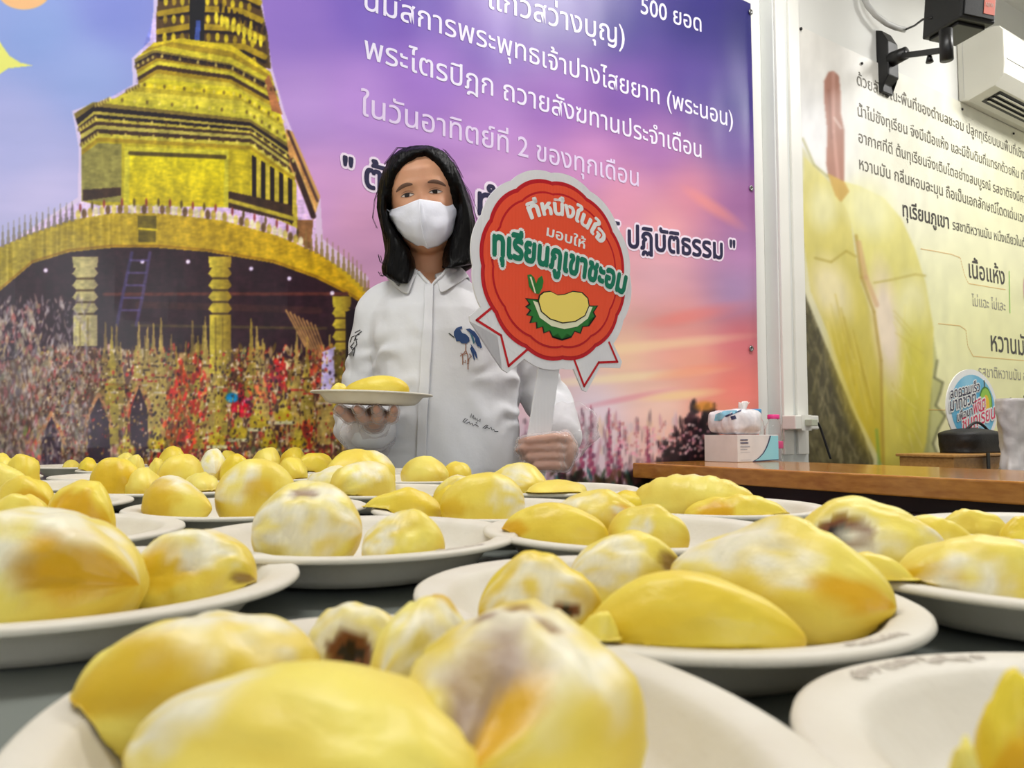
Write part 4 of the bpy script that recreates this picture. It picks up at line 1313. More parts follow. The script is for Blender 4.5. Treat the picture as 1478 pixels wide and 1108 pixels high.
# soft pack of tissues lying on the carton
M['film'] = grain(mat('white plastic film', C(236, 234, 238), .25), C(206, 206, 214), (1, 1, 1), 30, 4, bump=.5, bscale=50)
M['film_blue'] = mat('pale blue film', C(128, 190, 214), .25)
tp = empty('tissue_pack', pc + dA * aL * .4 + dB * bL * .5 + Z0 + UP * BH, 'soft white and blue tissue pack with a tissue pulled up, lying on the carton', 'tissue pack')
TH = .088; tl0 = pc + Z0 + UP * (BH + .0015)
v, f = [], []
nu, nv = 28, 24
for i in range(nu + 1):
    for j in range(nv + 1):
        a = i / nu * 2 - 1; c = 2 * math.pi * j / nv
        ey_ = (1 - abs(a) ** 7)
        q = (abs(math.cos(c)) ** .45 * math.copysign(1, math.cos(c)), abs(math.sin(c)) ** .5 * math.copysign(1, math.sin(c)))
        n0 = noise.noise(Vector((a * 3, q[0] * 2, q[1] * 2))) * .10 + noise.noise(Vector((a * 9, q[0] * 5, q[1] * 5))) * .05
        w_ = .5 * (.25 + .75 * ey_) * (1 + n0)
        pp_ = tl0 + dB * (bL * (.50 + a * .56)) + dA * (aL * (.34 + q[0] * w_ * .68)) + UP * (TH * (.5 + q[1] * w_ * (1 - .12 * a)))
        if pp_.z < tl0.z: pp_.z = tl0.z + .0002
        v.append(pp_)
for i in range(nu):
    for j in range(nv):
        j2 = j + 1
        f.append((i * (nv + 1) + j, i * (nv + 1) + j2, (i + 1) * (nv + 1) + j2, (i + 1) * (nv + 1) + j))
v += [tl0 + dB * (bL * -.06) + dA * aL * .3 + UP * TH * .45, tl0 + dB * (bL * 1.06) + dA * aL * .3 + UP * TH * .45]
for j in range(nv):
    f.append((len(v) - 2, j + 1, j)); f.append((len(v) - 1, nu * (nv + 1) + j, nu * (nv + 1) + j + 1))
pk = MB().add(v, f).build('pack', M['film'], tp, True)
bvp = BVHTree.FromPolygons([tuple(q) for q in v], f)


def drape(poly, bv, proj, off, nsub=10):
    """lay a flat print polygon (in photo coordinates) on a surface along the line of sight"""
    m_ = MB().prism(poly, lambda x, y, d: Vector((x, y, 0)), 0, None)
    bm = bmesh.new()
    vs = [bm.verts.new(q) for q in m_.v]
    for q in m_.f: bm.faces.new([vs[i] for i in q])
    bmesh.ops.subdivide_edges(bm, edges=bm.edges[:], cuts=nsub, use_grid_fill=True)
    bmesh.ops.triangulate(bm, faces=bm.faces[:])
    out, ok = [], []
    bm.verts.index_update()
    for q in bm.verts:
        d = ray(q.co.x, q.co.y).normalized()
        h, n_, i_, t_ = bv.ray_cast(CAM, d)
        if h is None: out.append(None)
        else:
            if n_.dot(d) > 0: n_ = -n_
            out.append(h + n_ * off)
    idx = {}; vv = []; ff = []
    for q in bm.faces:
        ids = [w.index for w in q.verts]
        if any(out[i] is None for i in ids): continue
        g = []
        for i in ids:
            if i not in idx: idx[i] = len(vv); vv.append(out[i])
            g.append(idx[i])
        ff.append(tuple(g))
    bm.free()
    return vv, ff


for nm, poly, mk in (('blue_band', [(1031, 607), (1033, 598), (1045, 593), (1064, 592), (1064, 596), (1048, 599), (1040, 607)], 'film_blue'),
                     ('swoosh_print', [(1046, 600), (1056, 596), (1070, 591), (1070, 593), (1058, 598), (1048, 602)], 'navy'),
                     ('emblem_print', [(1054, 601), (1061, 599), (1063, 604), (1056, 606)], 'navy')):
    vv, ff = drape(poly, bvp, None, .0012, 4)
    if ff: MB().add(vv, ff).build(nm, M[mk], tp, True)
# tissue tuft
tt = MB()
base = at(1070, 594, pc.y + .06); v, f = [], []
for i in range(9):
    for j in range(7):
        t = i / 8; a = (j / 6 - .5)
        v.append(base + Vector((a * (.012 + .03 * t) + .012 * t, .01 * math.sin(j * 1.9 + t * 3), -.008 + .045 * t - .012 * t * abs(a) * (j % 2 + .5))))
for i in range(8):
    for j in range(6): f.append((i * 7 + j, i * 7 + j + 1, (i + 1) * 7 + j + 1, (i + 1) * 7 + j))
M['tissue'] = mat('tissue', C(240, 236, 232), .8)
o = tt.add(v, f).build('tissue', M['tissue'], tp, True)
q = o.modifiers.new('t', 'SOLIDIFY'); q.thickness = .0008

# water bottles standing behind the carton
M['pet'] = mat('clear bottle plastic', (1, 1, 1, 1), .03, Transmission_Weight=1.0, IOR=1.15)
M['water'] = mat('water', (1, 1, 1, 1), 0, Transmission_Weight=1.0, IOR=1.2)
M['pink'] = mat('pink cap', C(232, 60, 140), .35)
M['bluecap'] = mat('blue cap', C(60, 140, 190), .35)
M['pinklabel'] = mat('pink label print', C(216, 80, 130), .4)
M['bluelabel'] = mat('blue label', C(60, 150, 200), .4)


def bottle(px, ytop, Y, cap, label_m, lab, txt):
    x = (px - CX) / F * Y
    h = at(px, ytop, Y).z - CZ
    e = empty('water_bottle', (x, Y, CZ), lab, 'bottle', 'small water bottles on the counter')
    R = .033
    prof = [(0, .001), (R * .8, .001), (R, .006), (R, h * .2), (R * .94, h * .22), (R, h * .24), (R, h * .44), (R * .93, h * .46), (R, h * .48), (R * .98, h * .66), (R * .85, h * .76), (R * .55, h * .86), (R * .5, h * .91)]
    inner = [(r * .95 if r > .003 else 0, z + .001) for r, z in prof][::-1]
    MB().lathe(prof + inner, (x, Y, CZ), 32).build('bottle_body', M['pet'], e, True)
    MB().lathe([(0, h * .90), (R * .66, h * .90), (R * .68, h * .91), (R * .68, h * .985), (R * .6, h), (0, h)], (x, Y, CZ), 28).build('cap', cap, e, True)
    MB().lathe([(R * 1.01, h * .25), (R * 1.02, h * .26), (R * 1.02, h * .40), (R * 1.01, h * .41)], (x, Y, CZ), 28).build('label', label_m, e, True)
    return e


yb_ = pc.y + .12
bottle(1116, 598, 2.90, M['pink'], M['pinklabel'], 'small clear water bottle with a bright pink cap right of the carton', '')
bottle(1090, 590, 2.885, M['bluecap'], M['bluelabel'], 'small clear water bottle with a blue cap behind the tissue pack', '')

# socket box on the column with a charger and black lead
so = empty('socket_box', W(0, 0, .9), 'white socket box low on the column with a plug in it', 'socket box')
sa, za = wall_sz(1131, 624, pm); sb_, zb_ = wall_sz(1179, 597, pm)
so.location = W((sa + sb_) / 2, pm + .012, za)
za -= .0
dpt = .075
sA = wall_sz(1149, 624, pm + dpt)[0]
MB().wbox(sA, sA + .145, pm + .0125, pm + dpt, za + .012, zb_ - .01).build('box', M['white'], so, bevel=.004)
pg = onplane(1165, 610, W(0, pm + dpt, 0), N)
MB().wbox(sA + .035, sA + .095, pm + dpt, pm + dpt + .002, pg.z - .03, pg.z + .03).build('face_plate', M['white'], so, bevel=.0008)
q0 = (pg - W0).dot(U)
ch = empty('phone_charger', W(q0, pm + dpt, pg.z), 'pale plug with a black lead in the socket box', 'plug')
MB().wbox(q0 - .018, q0 + .02, pm + dpt + .002, pm + dpt + .034, pg.z - .012, pg.z + .013).build('plug_body', mat('grey green plug', C(176, 180, 160), .4), ch, bevel=.003)
e0 = W(q0 + .02, pm + dpt + .02, pg.z)
pts = [e0, e0 + U * .02 + UP * -.002, e0 + U * .035 + UP * -.02]
for k in range(1, 12):
    t = k / 11
    pts.append(e0 + U * (.035 + .03 * t) + UP * (-.02 - (pg.z - CZ - .02) * t) + N * (.02 * t))
MB().tube(pts, .0048, 8).build('lead', M['black'], ch, True)

# ---------------------------------------------------------------- wall speaker on its bracket
Ysp = 3.35


def wallp(px, py, m=0):
    s_, z_ = wall_sz(px, py, m)
    return s_, z_


sp = empty('loudspeaker', W(wallp(1275, 90)[0], 0, wallp(1275, 90)[1]), 'black loudspeaker on a swivel bracket high on the wall', 'speaker')
sA, zA = wallp(1266, 134, .0); sB, zB = wallp(1286, 46, 0)
zB = wallp(1268, 46)[1]
bk = MB()
pl = [(0, 0), (.022, -.004), (.022, (zB - zA) * .12), (.045, (zB - zA) * .22), (.045, (zB - zA) * .75), (.022, (zB - zA) * .95), (0, zB - zA)]
# wedge profile in (out from wall, up), extruded along the wall
bk.prism([(a * 1.3, b_) for a, b_ in pl], lambda x, y, d: W(sA + d, .001 + x, zA + y), .085, 0)
bk.build('wall_bracket', M['black'], sp, bevel=.004)
a0 = onplane(1292, 84, W(0, .075, 0), N)
hub = MB(); hub.tube([W((a0 - W0).dot(U), .05, a0.z), W((a0 - W0).dot(U) + .0, .13, a0.z + .004)], [.034, .028], 14)
hub.build('pivot', M['black'], sp, True)
mo = .38
a1 = onplane(1366, 72, W(0, mo, 0), N)
MB().tube([W((a0 - W0).dot(U), .10, a0.z), a1], .017, 4).build('arm', M['black'], sp)
kn = (W((a0 - W0).dot(U), .10, a0.z) * .35 + a1 * .65)
MB().tube([kn - UP * .012, kn - UP * .045], [.008, .016], 10).build('clamp_knob', M['black'], sp, True)
MB().tube([a1 - UP * .045, a1 + UP * .085], .026, 14).build('swivel_post', M['black'], sp, True)
# body: box standing on the post, turned a little
c0 = onplane(1392, 44, W(0, mo, 0), N)
yawv = math.radians(16)
bx = (U * math.cos(yawv) + N * math.sin(yawv)); by_ = (N * math.cos(yawv) - U * math.sin(yawv))
tiltz = (UP + by_ * .12).normalized()
org = c0 - bx * .11 - by_ * .12
MB().frame_box(org, bx * .19, by_ * .20, tiltz * .36).build('cabinet', M['black'], sp, bevel=.008)
M['grille'] = grain(mat('grille mesh', C(14, 14, 15), .6), C(30, 30, 32), (1, 1, 1), 200, 1)
MB().frame_box(org + bx * .012 + by_ * .20 + tiltz * .012, bx * .166, by_ * .006, tiltz * .336).build('grille', M['grille'], sp, bevel=.002)
M['redtag'] = mat('red sticker', C(214, 110, 90), .5)
o_ = org + bx * .115 + by_ * .2062 + tiltz * .03
MB().frame_box(o_, bx * .06, tiltz * .07, by_ * .001).build('sticker', M['redtag'], sp)
v, f = text2d('NEW', .02)
xa_, xb_ = extent(v)
sc = .055 / (xb_ - xa_)
MB().add([o_ + bx * (.008 + (x - xa_) * sc * .8) + tiltz * (.03 + y * sc) + by_ * .0018 for x, y, _ in v], f).build('sticker_lettering', mat('pale sticker ink', C(240, 226, 216), .5), sp)['kind'] = 'stuff'
fo = MB()
MB().frame_box(org + bx * .02 + by_ * .02 - tiltz * .012, bx * .15, by_ * .15, tiltz * .012).build('mount_plate', M['black'], sp, bevel=.003)

# conduit and lead feeding the speaker
cdt = empty('cable_conduit', W(wallp(1250, 10)[0], 0, 2.8), 'grey cable conduit curving above the speaker bracket', 'cable')
P0 = [onplane(x, y, W(0, .012 + .01 * i, 0), N) for i, (x, y) in enumerate(((1236, -60), (1244, -10), (1252, 8), (1264, 22), (1280, 34), (1294, 40), (1306, 43)))]
MB().tube(P0, .013, 10).build('conduit', M['cable'], cdt, True)
P1 = [P0[-1], onplane(1320, 37, W(0, .14, 0), N), onplane(1332, 28, W(0, .24, 0), N), org + bx * .0 + by_ * .05 + tiltz * .07]
MB().tube(P1, .005, 8).build('lead', M['black'], cdt, True)

# ---------------------------------------------------------------- air conditioner
s0, z0 = wallp(1383, 147)
ac = empty('air_conditioner', W(s0 + .45, 0, z0), 'white wall air conditioner at the upper right', 'air conditioner')
dp = .23; hh = .33
M['ac'] = grain(mat('off-white casing', C(226, 224, 212), .4), C(220, 218, 206), (1, 1, 1), 2, 2)
prof = [(0.002, .0), (.05, -.012), (dp - .05, .02), (dp - .005, .07), (dp, .12), (dp, hh - .04), (dp - .02, hh - .01), (dp - .05, hh), (.002, hh)]
MB().prism(prof, lambda x, y, d: W(s0 + d, x, z0 + y), .95, 0).build('casing', M['ac'], ac, bevel=.006)
# outlet: dark slot with louvre blades on the sloping underside
a_, c_ = Vector((.06, -.0105)), Vector((dp - .055, .0185))


def under(t, d, off):
    x = a_.x + (c_.x - a_.x) * t; y = a_.y + (c_.y - a_.y) * t
    return W(s0 + d, x + off * .2, z0 + y - off)


MB().add([under(.15, .08, .0008), under(.15, .87, .0008), under(.95, .87, .0008), under(.95, .08, .0008)], [(0, 1, 2, 3)]).build('outlet', M['black'], ac)
for k in range(3):
    t = .3 + k * .22
    MB().frame_box(under(t, .10, .004), U * .75, (under(t + .1, .10, .008) - under(t, .10, .004)), UP * -.002).build('louvre', M['ac'], ac)
MB().wbox(s0 - .001, s0 + .0, .03, .032, z0 + .01, z0 + hh - .02).build('side_seam', M['cable'], ac)
MB().wbox(s0 + .02, s0 + .93, dp, dp + .003, z0 + .145, z0 + .15).build('front_seam', M['cable'], ac)

# ---------------------------------------------------------------- low bench by the wall with the round sign, black bag, wooden tray, paper bag
s0b = cs1 + .25
bz = .72
# place against the wall under the cream banner
q = onplane(1376, 640, W(0, .30, 0), N); s0b = (q - W0).dot(U)
be = empty('bench', W(s0b + .5, .25, 0), 'low dark bench against the wall below the cream banner', 'bench')
bz = onplane(1410, 676, W(0, .42, 0), N).z - .035
MB().wbox(s0b - .15, s0b + 1.2, .05, .5, bz - .03, bz).build('bench_top', M['darkwood'], be, bevel=.004)
for a in (s0b - .1, s0b + 1.1):
    for c in (.09, .42):
        MB().wbox(a, a + .05, c, c + .05, 0, bz - .03).build('leg', M['darkwood'], be)
M['tray'] = grain(mat('plain wood', C(190, 142, 78), .4), C(164, 116, 58), (2, 30, 30), 3, 5)


def bpt(px, py, m):
    return onplane(px, py, W(0, m, 0), N)


mt_ = .40
x0 = bpt(1376, 655, mt_); x1 = bpt(1462, 655, mt_)
sx0, sx1 = (x0 - W0).dot(U), (x1 - W0).dot(U)
wt = empty('wooden_tray', W((sx0 + sx1) / 2, .3, bz), 'plain wooden crate under the black bag at the right', 'crate')
zt_ = bpt(1410, 655, mt_).z
MB().wbox(sx0, sx1, .18, mt_, bz + .001, zt_ - .012).build('crate_body', M['tray'], wt, bevel=.003)
MB().wbox(sx0 - .012, sx1 + .012, .17, mt_ + .012, zt_ - .012, zt_).build('lid', M['tray'], wt, bevel=.003)
MB().wbox((sx0 * .5 + sx1 * .5) - .012, (sx0 * .5 + sx1 * .5) + .012, mt_ + .012, mt_ + .016, bz + .004, zt_ + .004).build('strap', M['black'], wt)
# black camera bag
M['cloth_black'] = grain(mat('black nylon', C(14, 13, 14), .6), C(26, 25, 27), (1, 1, 1), 60, 3, bump=.4, bscale=200)
g0_ = bpt(1378, 640, .30); g1_ = bpt(1442, 640, .30)
ga, gb = (g0_ - W0).dot(U), (g1_ - W0).dot(U)
gz = bpt(1405, 617, .30).z
bg = MB(); v, f = [], []
nu, nv = 30, 16
for i in range(nu + 1):
    th = 2 * math.pi * i / nu
    for j in range(nv + 1):
        t = j / nv
        cx_, cy_ = math.copysign(abs(math.cos(th)) ** .5, math.cos(th)), math.copysign(abs(math.sin(th)) ** .5, math.sin(th))
        sh = (1 - max(0, t - .72) ** 2 * 9) if t < 1 else 0
        sh = max(0.0, sh); nz_ = noise.noise(Vector((cx_ * 2, cy_ * 2, t * 3))) * .05
        v.append(W((ga + gb) / 2 + cx_ * (gb - ga) / 2 * (sh + nz_), .29 + cy_ * .085 * (sh + nz_), zt_ + .001 + (gz - zt_) * t * (1 + .0 * nz_) - .012 * t * max(0, cx_)))
for i in range(nu):
    for j in range(nv): f.append((i * (nv + 1) + j, (i + 1) * (nv + 1) + j, (i + 1) * (nv + 1) + j + 1, i * (nv + 1) + j + 1))
f.append(tuple(i * (nv + 1) for i in range(nu))[::-1])
o = bg.add(v, f).build('bag_body', M['cloth_black'], None, True)
bgE = empty('black_bag', W((ga + gb) / 2, .29, zt_), 'black nylon bag on the wooden crate before the round sign', 'bag')
o.parent = bgE; o.matrix_parent_inverse = bgE.matrix_basis.inverted()
hp = [W(ga + (gb - ga) * (.25 + .5 * t / 8), .3, gz - .012 + .035 * math.sin(math.pi * t / 8)) for t in range(9)]
MB().tube(hp, .006, 8).build('handle', M['cloth_black'], bgE, True)
# orange folder between the bag and the paper bag
o0, o1 = bpt(1442, 622, .25), bpt(1462, 622, .25)
MB().wbox((o0 - W0).dot(U), (o1 - W0).dot(U) + .03, .235, .25, zt_ + .001, bpt(1450, 622, .25).z).build('folder', grain(mat('orange card', C(190, 96, 40), .5), C(170, 84, 34), (1, 1, 1), 5, 2), None, bevel=.001)
tag(bpy.data.objects['folder'], 'orange brown folder upright between the black bag and the white bag', 'folder')
# round sign with a durian emblem
rc = bpt(1404, 588, .22)
rs0, rz0 = (rc - W0).dot(U), rc.z
r_s = ((bpt(1443, 588, .22) - W0).dot(U) - (bpt(1370, 588, .22) - W0).dot(U)) / 2
r_z = (bpt(1404, 533, .22).z - bpt(1404, 645, .22).z) / 2
rz0 = (bpt(1404, 533, .22).z + bpt(1404, 645, .22).z) / 2
RE = empty('round_sign', W(rs0, .215, rz0 - r_z), 'round blue and white sign with a durian drawing behind the black bag', 'sign')


def rsg(x, y, d):
    return W(rs0 + x * r_s, .215 + d, rz0 + y * r_z)


def disc(r, n=48, cx_=0, cy_=0, ry=None):
    return [(cx_ + r * math.cos(2 * math.pi * k / n), cy_ + (ry or r) * math.sin(2 * math.pi * k / n)) for k in range(n)]


MB().prism(disc(1), rsg, 0, .005).build('board', M['sheet'], RE)
M['skyprint'] = grain(mat('sky blue print', C(70, 172, 214), .45), C(160, 214, 236), (1, 1, 1), 6, 2)
MB().prism(disc(.86, cx_=.03), rsg, .0056, None).build('blue_print', M['skyprint'], RE)
for cx_, cy_, r_ in ((-.1, .55, .22), (.15, .62, .16), (-.35, -.1, .16), (.3, .0, .12)):
    pass
MB().prism(disc(.27, 32, .52, .12, .46), rsg, .0062, None).build('husk_print', mat('dark green print', C(70, 130, 50), .5), RE)
MB().prism(disc(.23, 32, .52, .12, .41), rsg, .0068, None).build('husk_inner_print', mat('light green print', C(150, 200, 70), .5), RE)
MB().prism(disc(.13, 28, .53, .06, .30), rsg, .0074, None).build('flesh_print', mat('yellow print', C(240, 196, 50), .5), RE)
MB().prism([(.48, .55), (.52, .55), (.50, .74), (.46, .74)], rsg, .0066, None).build('stalk_print', mat('stalk print', C(60, 70, 40), .5), RE)
M['redink'] = mat('pink red print', C(220, 40, 90), .5)
for txt, x0, y0, x1, y1, mk, sy in (('ลดความเร็ว', -.86, .22, .28, .46, 'ink_navy', 1.6), ('มาที่ชีวิต', -.88, -.10, .10, .14, 'ink_navy', 1.7), ('เพื่อมา', -.62, -.34, -.05, -.16, 'ink_navy', 1.5),
                                ('พิชิต', 0.0, -.16, .48, .02, 'redink', 2.0), ('ชิมทุเรียน', -.45, -.62, .86, -.24, 'redink', 1.7)):
    for off, mk2, d in ((.10, 'sheet', .0078), (.012, mk, .0084)):
        v, f = text2d(txt, off); ref = text2d(txt)[0]; xa_, xb_ = extent(ref)
        sc = (x1 - x0) / (xb_ - xa_)
        MB().add([rsg(x0 + (x - xa_) * sc, y0 + (y1 - y0) * (x - xa_) / (xb_ - xa_) + y * sc * sy * r_s / r_z * .62, d + dz) for x, y, dz in v], f).build('lettering', M[mk2], RE)['kind'] = 'stuff'
# crumpled white bag at the right edge
pa, pb = bpt(1468, 620, .62), bpt(1512, 620, .62)
pa_s, pb_s = (pa - W0).dot(U), (pb - W0).dot(U)
pz1 = bpt(1470, 574, .62).z
M['bagwhite'] = grain(mat('white crumpled plastic', C(214, 208, 204), .4), C(186, 180, 178), (1, 1, 1), 16, 4, bump=.8, bscale=30)
v, f = [], []
nu, nv = 36, 22
ccx, rad = (pa_s + pb_s) / 2 + .02, (pb_s - pa_s) / 2
for i in range(nu):
    th = 2 * math.pi * i / nu
    for j in range(nv + 1):
        t = j / nv
        r_ = rad * (1 + .16 * noise.noise(Vector((math.cos(th) * 3, math.sin(th) * 3, t * 6))) + .08 * noise.noise(Vector((math.cos(th) * 9, math.sin(th) * 9, t * 12)))) * (.9 - .25 * math.sin(t * 5) * .5 - .18 * t)
        v.append(W(ccx + math.cos(th) * r_, .56 + math.sin(th) * r_ * .55, bz + .001 + (pz1 - bz) * t))
for i in range(nu):
    i2 = (i + 1) % nu
    for j in range(nv): f.append((i * (nv + 1) + j, i2 * (nv + 1) + j, i2 * (nv + 1) + j + 1, i * (nv + 1) + j + 1))
f.append(tuple(i * (nv + 1) for i in range(nu))[::-1]); f.append(tuple(i * (nv + 1) + nv for i in range(nu)))
o = MB().add(v, f).build('crumpled_bag', M['bagwhite'], None, True)
tag(o, 'crumpled whitish plastic bag cut by the right edge', 'bag')
o = MB().tube([bpt(1448, 604, .40), bpt(1452, 592, .4), bpt(1459, 575, .4)], .006, 8).build('black_strap', M['black'], bgE, True)
# bench must carry the bag too
for o in be.children:
    if o.name.startswith('bench_top'):
        for vv_ in o.data.vertices:
            w = o.matrix_parent_inverse @ vv_.co
for vv_ in bpy.data.objects['bench_top'].data.vertices:
    if (vv_.co - W(0, 0, 0)).dot(N) > .3: vv_.co += N * .32

# ---------------------------------------------------------------- the woman behind the table
M['skin'] = grain(mat('skin', C(206, 152, 118), .48, spec=.4, Subsurface_Weight=.08, Subsurface_Scale=.01), C(190, 132, 100), (1, 1, 1), 14, 4, bump=.08, bscale=300)
M['shirt'] = grain(mat('white cotton', C(226, 226, 228), .8, spec=.2), C(218, 218, 220), (1, 1, 1), 10, 3, bump=.25, bscale=90)
M['maskc'] = grain(mat('white mask cloth', C(232, 232, 240), .8, spec=.2), C(222, 222, 232), (1, 1, 1), 20, 3, bump=.2, bscale=200)
M['hair'] = mat('black hair', C(5, 4, 4), .38, spec=.12)
_tc = nd(M['hair'], 'ShaderNodeTexCoord'); _mp = nd(M['hair'], 'ShaderNodeMapping'); _mp.inputs['Scale'].default_value = (260, 260, 9)
_nz = nd(M['hair'], 'ShaderNodeTexNoise', Scale=1.0, Detail=3); _bp = nd(M['hair'], 'ShaderNodeBump', Strength=.7, Distance=.003)
lk(M['hair'], _tc.outputs['Object'], _mp.inputs['Vector']); lk(M['hair'], _mp.outputs['Vector'], _nz.inputs['Vector'])
lk(M['hair'], _nz.outputs['Fac'], _bp.inputs['Height']); lk(M['hair'], _bp.outputs['Normal'], M['hair'].node_tree.nodes['Principled BSDF'].inputs['Normal'])
M['trouser'] = grain(mat('dark trousers', C(26, 26, 30), .8), C(20, 20, 24), (1, 1, 1), 20, 2)
M['shoe'] = mat('black shoe', C(18, 18, 18), .4)

HY = 1.69
E_ = at(605, 277, 1.605)
HC_ = Vector((E_.x, HY, E_.z))
roll = math.radians(8.0)
HR = Matrix.Rotation(-roll, 3, 'Y') @ Matrix.Rotation(math.radians(3), 3, 'Z')
wom = empty('person', (HC_.x, 1.70, 0), 'person in white mask and white shirt, black shoulder-length hair, holding plate and sign', 'person')


def tabf(tab, z):
    if z <= tab[0][0]: return tab[0][1]
    for (a, b_), (c, d) in zip(tab[:-1], tab[1:]):
        if z <= c:
            t = (z - a) / (c - a); t = t * t * (3 - 2 * t) * .5 + t * .5
            return b_ + (d - b_) * t
    return tab[-1][1]


WT = [(-.124, .0), (-.121, .014), (-.114, .029), (-.10, .043), (-.08, .054), (-.05, .063), (-.02, .069), (0, .0715), (.03, .0735), (.06, .070), (.085, .058), (.10, .043), (.112, .02), (.116, 0)]
FT = [(-.124, -.050), (-.121, -.066), (-.112, -.080), (-.09, -.085), (-.07, -.087), (-.04, -.086), (0, -.084), (.02, -.088), (.05, -.086), (.085, -.068), (.105, -.038), (.116, 0)]
BT = [(-.124, -.050), (-.121, -.03), (-.11, .0), (-.09, .035), (-.06, .068), (0, .092), (.05, .096), (.085, .076), (.105, .042), (.116, 0)]


def gs(x, z, cx, cz, sx, sz):
    return math.exp(-((x - cx) / sx) ** 2 - ((z - cz) / sz) ** 2)


def head_pt(z, th, grow=0.0, face=True):
    w, f_, b_ = tabf(WT, z), tabf(FT, z), tabf(BT, z)
    s_, c_ = math.sin(th), math.cos(th)
    x = (w + grow) * math.copysign(abs(s_) ** .9, s_)
    if c_ > 0:
        y = (f_ - grow) * abs(c_) ** .85
        if z < -.05: y = f_ * abs(c_) ** .85 + (1 - abs(c_) ** .85) * min(0, f_ * .1)
    else: y = (b_ + grow) * abs(c_) ** .9
    if face and c_ > 0:
        d = 0
        d += .019 * gs(x, z, 0, -.040, .011, .016) + .007 * gs(x, z, 0, -.010, .009, .022)
        for sx in (-1, 1):
            d -= .0075 * gs(x, z, sx * .030, -.001, .015, .011)
            d += .0045 * gs(x, z, sx * .031, -.001, .012, .006)
            d += .0035 * gs(x, z, sx * .030, .020, .020, .007)
            d += .004 * gs(x, z, sx * .042, -.034, .018, .018)
        d += .006 * gs(x, z, 0, -.076, .022, .012)
        y -= d
    return Vector((x, y, z))


def closed_rows(rows, bot, top):
    n = len(rows[0]); v = [p for r in rows for p in r]; f = []
    for i in range(len(rows) - 1):
        for k in range(n):
            k2 = (k + 1) % n
            f.append((i * n + k, i * n + k2, (i + 1) * n + k2, (i + 1) * n + k))
    v += [bot, top]
    for k in range(n):
        k2 = (k + 1) % n
        f.append((len(v) - 2, k2, k)); f.append((len(v) - 1, (len(rows) - 1) * n + k, (len(rows) - 1) * n + k2))
    return v, f


def to_w(p):
    return HC_ + HR @ p


zs_ = [-.1235 + .239 * (.5 - .5 * math.cos(math.pi * i / 70)) for i in range(71)]
rows = [[to_w(head_pt(z, 2 * math.pi * k / 96 + math.pi)) for k in range(96)] for z in zs_]
hv, hf = closed_rows(rows, to_w(Vector((0, -.05, -.124))), to_w(Vector((0, 0, .116))))


class Vol(MB):
    def ball(s, c, r, n=14, sc=(1, 1, 1)):
        c = Vector(c); rws = []
        for i in range(1, n):
            a = math.pi * i / n
            rws.append([c + Vector((r * sc[0] * math.sin(a) * math.cos(2 * math.pi * k / n), r * sc[1] * math.sin(a) * math.sin(2 * math.pi * k / n), -r * sc[2] * math.cos(a))) for k in range(n)])
        v, f = closed_rows(rws, c - Vector((0, 0, r * sc[2])), c + Vector((0, 0, r * sc[2])))
        return s.add(v, f)

    def limb(s, pts, rs, n=16):
        pts = [Vector(p) for p in pts]
        for i in range(len(pts) - 1):
            s.tube([pts[i], pts[i] * .5 + pts[i + 1] * .5, pts[i + 1]], [rs[i], (rs[i] + rs[i + 1]) / 2, rs[i + 1]], n)
        for p, r in zip(pts, rs): s.ball(p, r, 12)
        return s

    def stack(s, secs, n=40, pw=.85):
        """elliptic sections (cx, cy, z, rx, ry) from bottom to top"""
        rws = []
        for cx, cy, z, rx, ry in secs:
            row = []
            for k in range(n):
                a = 2 * math.pi * k / n
                row.append(Vector((cx + rx * math.copysign(abs(math.cos(a)) ** pw, math.cos(a)), cy + ry * math.copysign(abs(math.sin(a)) ** pw, math.sin(a)), z)))
            rws.append(row)
        v, f = closed_rows(rws, Vector((secs[0][0], secs[0][1], secs[0][2])), Vector((secs[-1][0], secs[-1][1], secs[-1][2])))
        return s.add(v, f)


# key joints
P = at
shR, elR, wrR = P(553, 436, 1.715), P(517, 610, 1.74), P(540, 612, 1.545)
shL, elL, wrL = P(722, 430, 1.715), P(790, 586, 1.73), P(815, 645, 1.54)
nk = P(619, 392, 1.70)
plc = P(537, 567, 1.46)          # centre of the held plate, rim height
pbz = plc.z - .0225

# ---- hands: chains of tapering finger bones rooted in the palm
def hand_right(g=0.0):
    m = Vol()
    palm = P(541, 599, 1.495)
    m.ball(palm + Vector((0, 0, -.004)), .036 + g, 14, (1.0, .95, .42))
    m.ball(palm + Vector((-.012, .012, -.004)), .030 + g, 14, (1.0, 1.0, .45))
    m.limb([palm + Vector((0, .0, -.004)), wrR], [.022 + g, .021 + g])
    for i, (xk, xt, ln) in enumerate(((-.034, -.052, .042), (-.012, -.018, .050), (.011, .016, .047), (.032, .046, .036))):
        k0 = palm + Vector((xk, -.012, -.002))
        k1 = Vector((palm.x + (xk + xt) / 2, palm.y - .028 - ln * .25, palm.z - .006))
        k2 = Vector((palm.x + xt, palm.y - .034 - ln * .55, pbz - .0125))
        k3 = Vector((palm.x + xt * 1.02, palm.y - .034 - ln * .95, pbz - .0088))
        m.limb([k0, k1, k2, k3], [.0105 + g, .0095 + g, .0085 + g, .0072 + g], 12)
    t0 = palm + Vector((-.030, .016, 0))
    m.limb([t0, t0 + Vector((-.022, -.012, .004)), Vector((t0.x - .036, t0.y - .034, pbz - .011))], [.013 + g, .0105 + g, .0085 + g], 12)
    return m


stx = 781
def stick_at(y):
    """middle of the stick at photo height y"""
    return (795.5 + (781 - 795.5) * (y - 529) / (632 - 529))


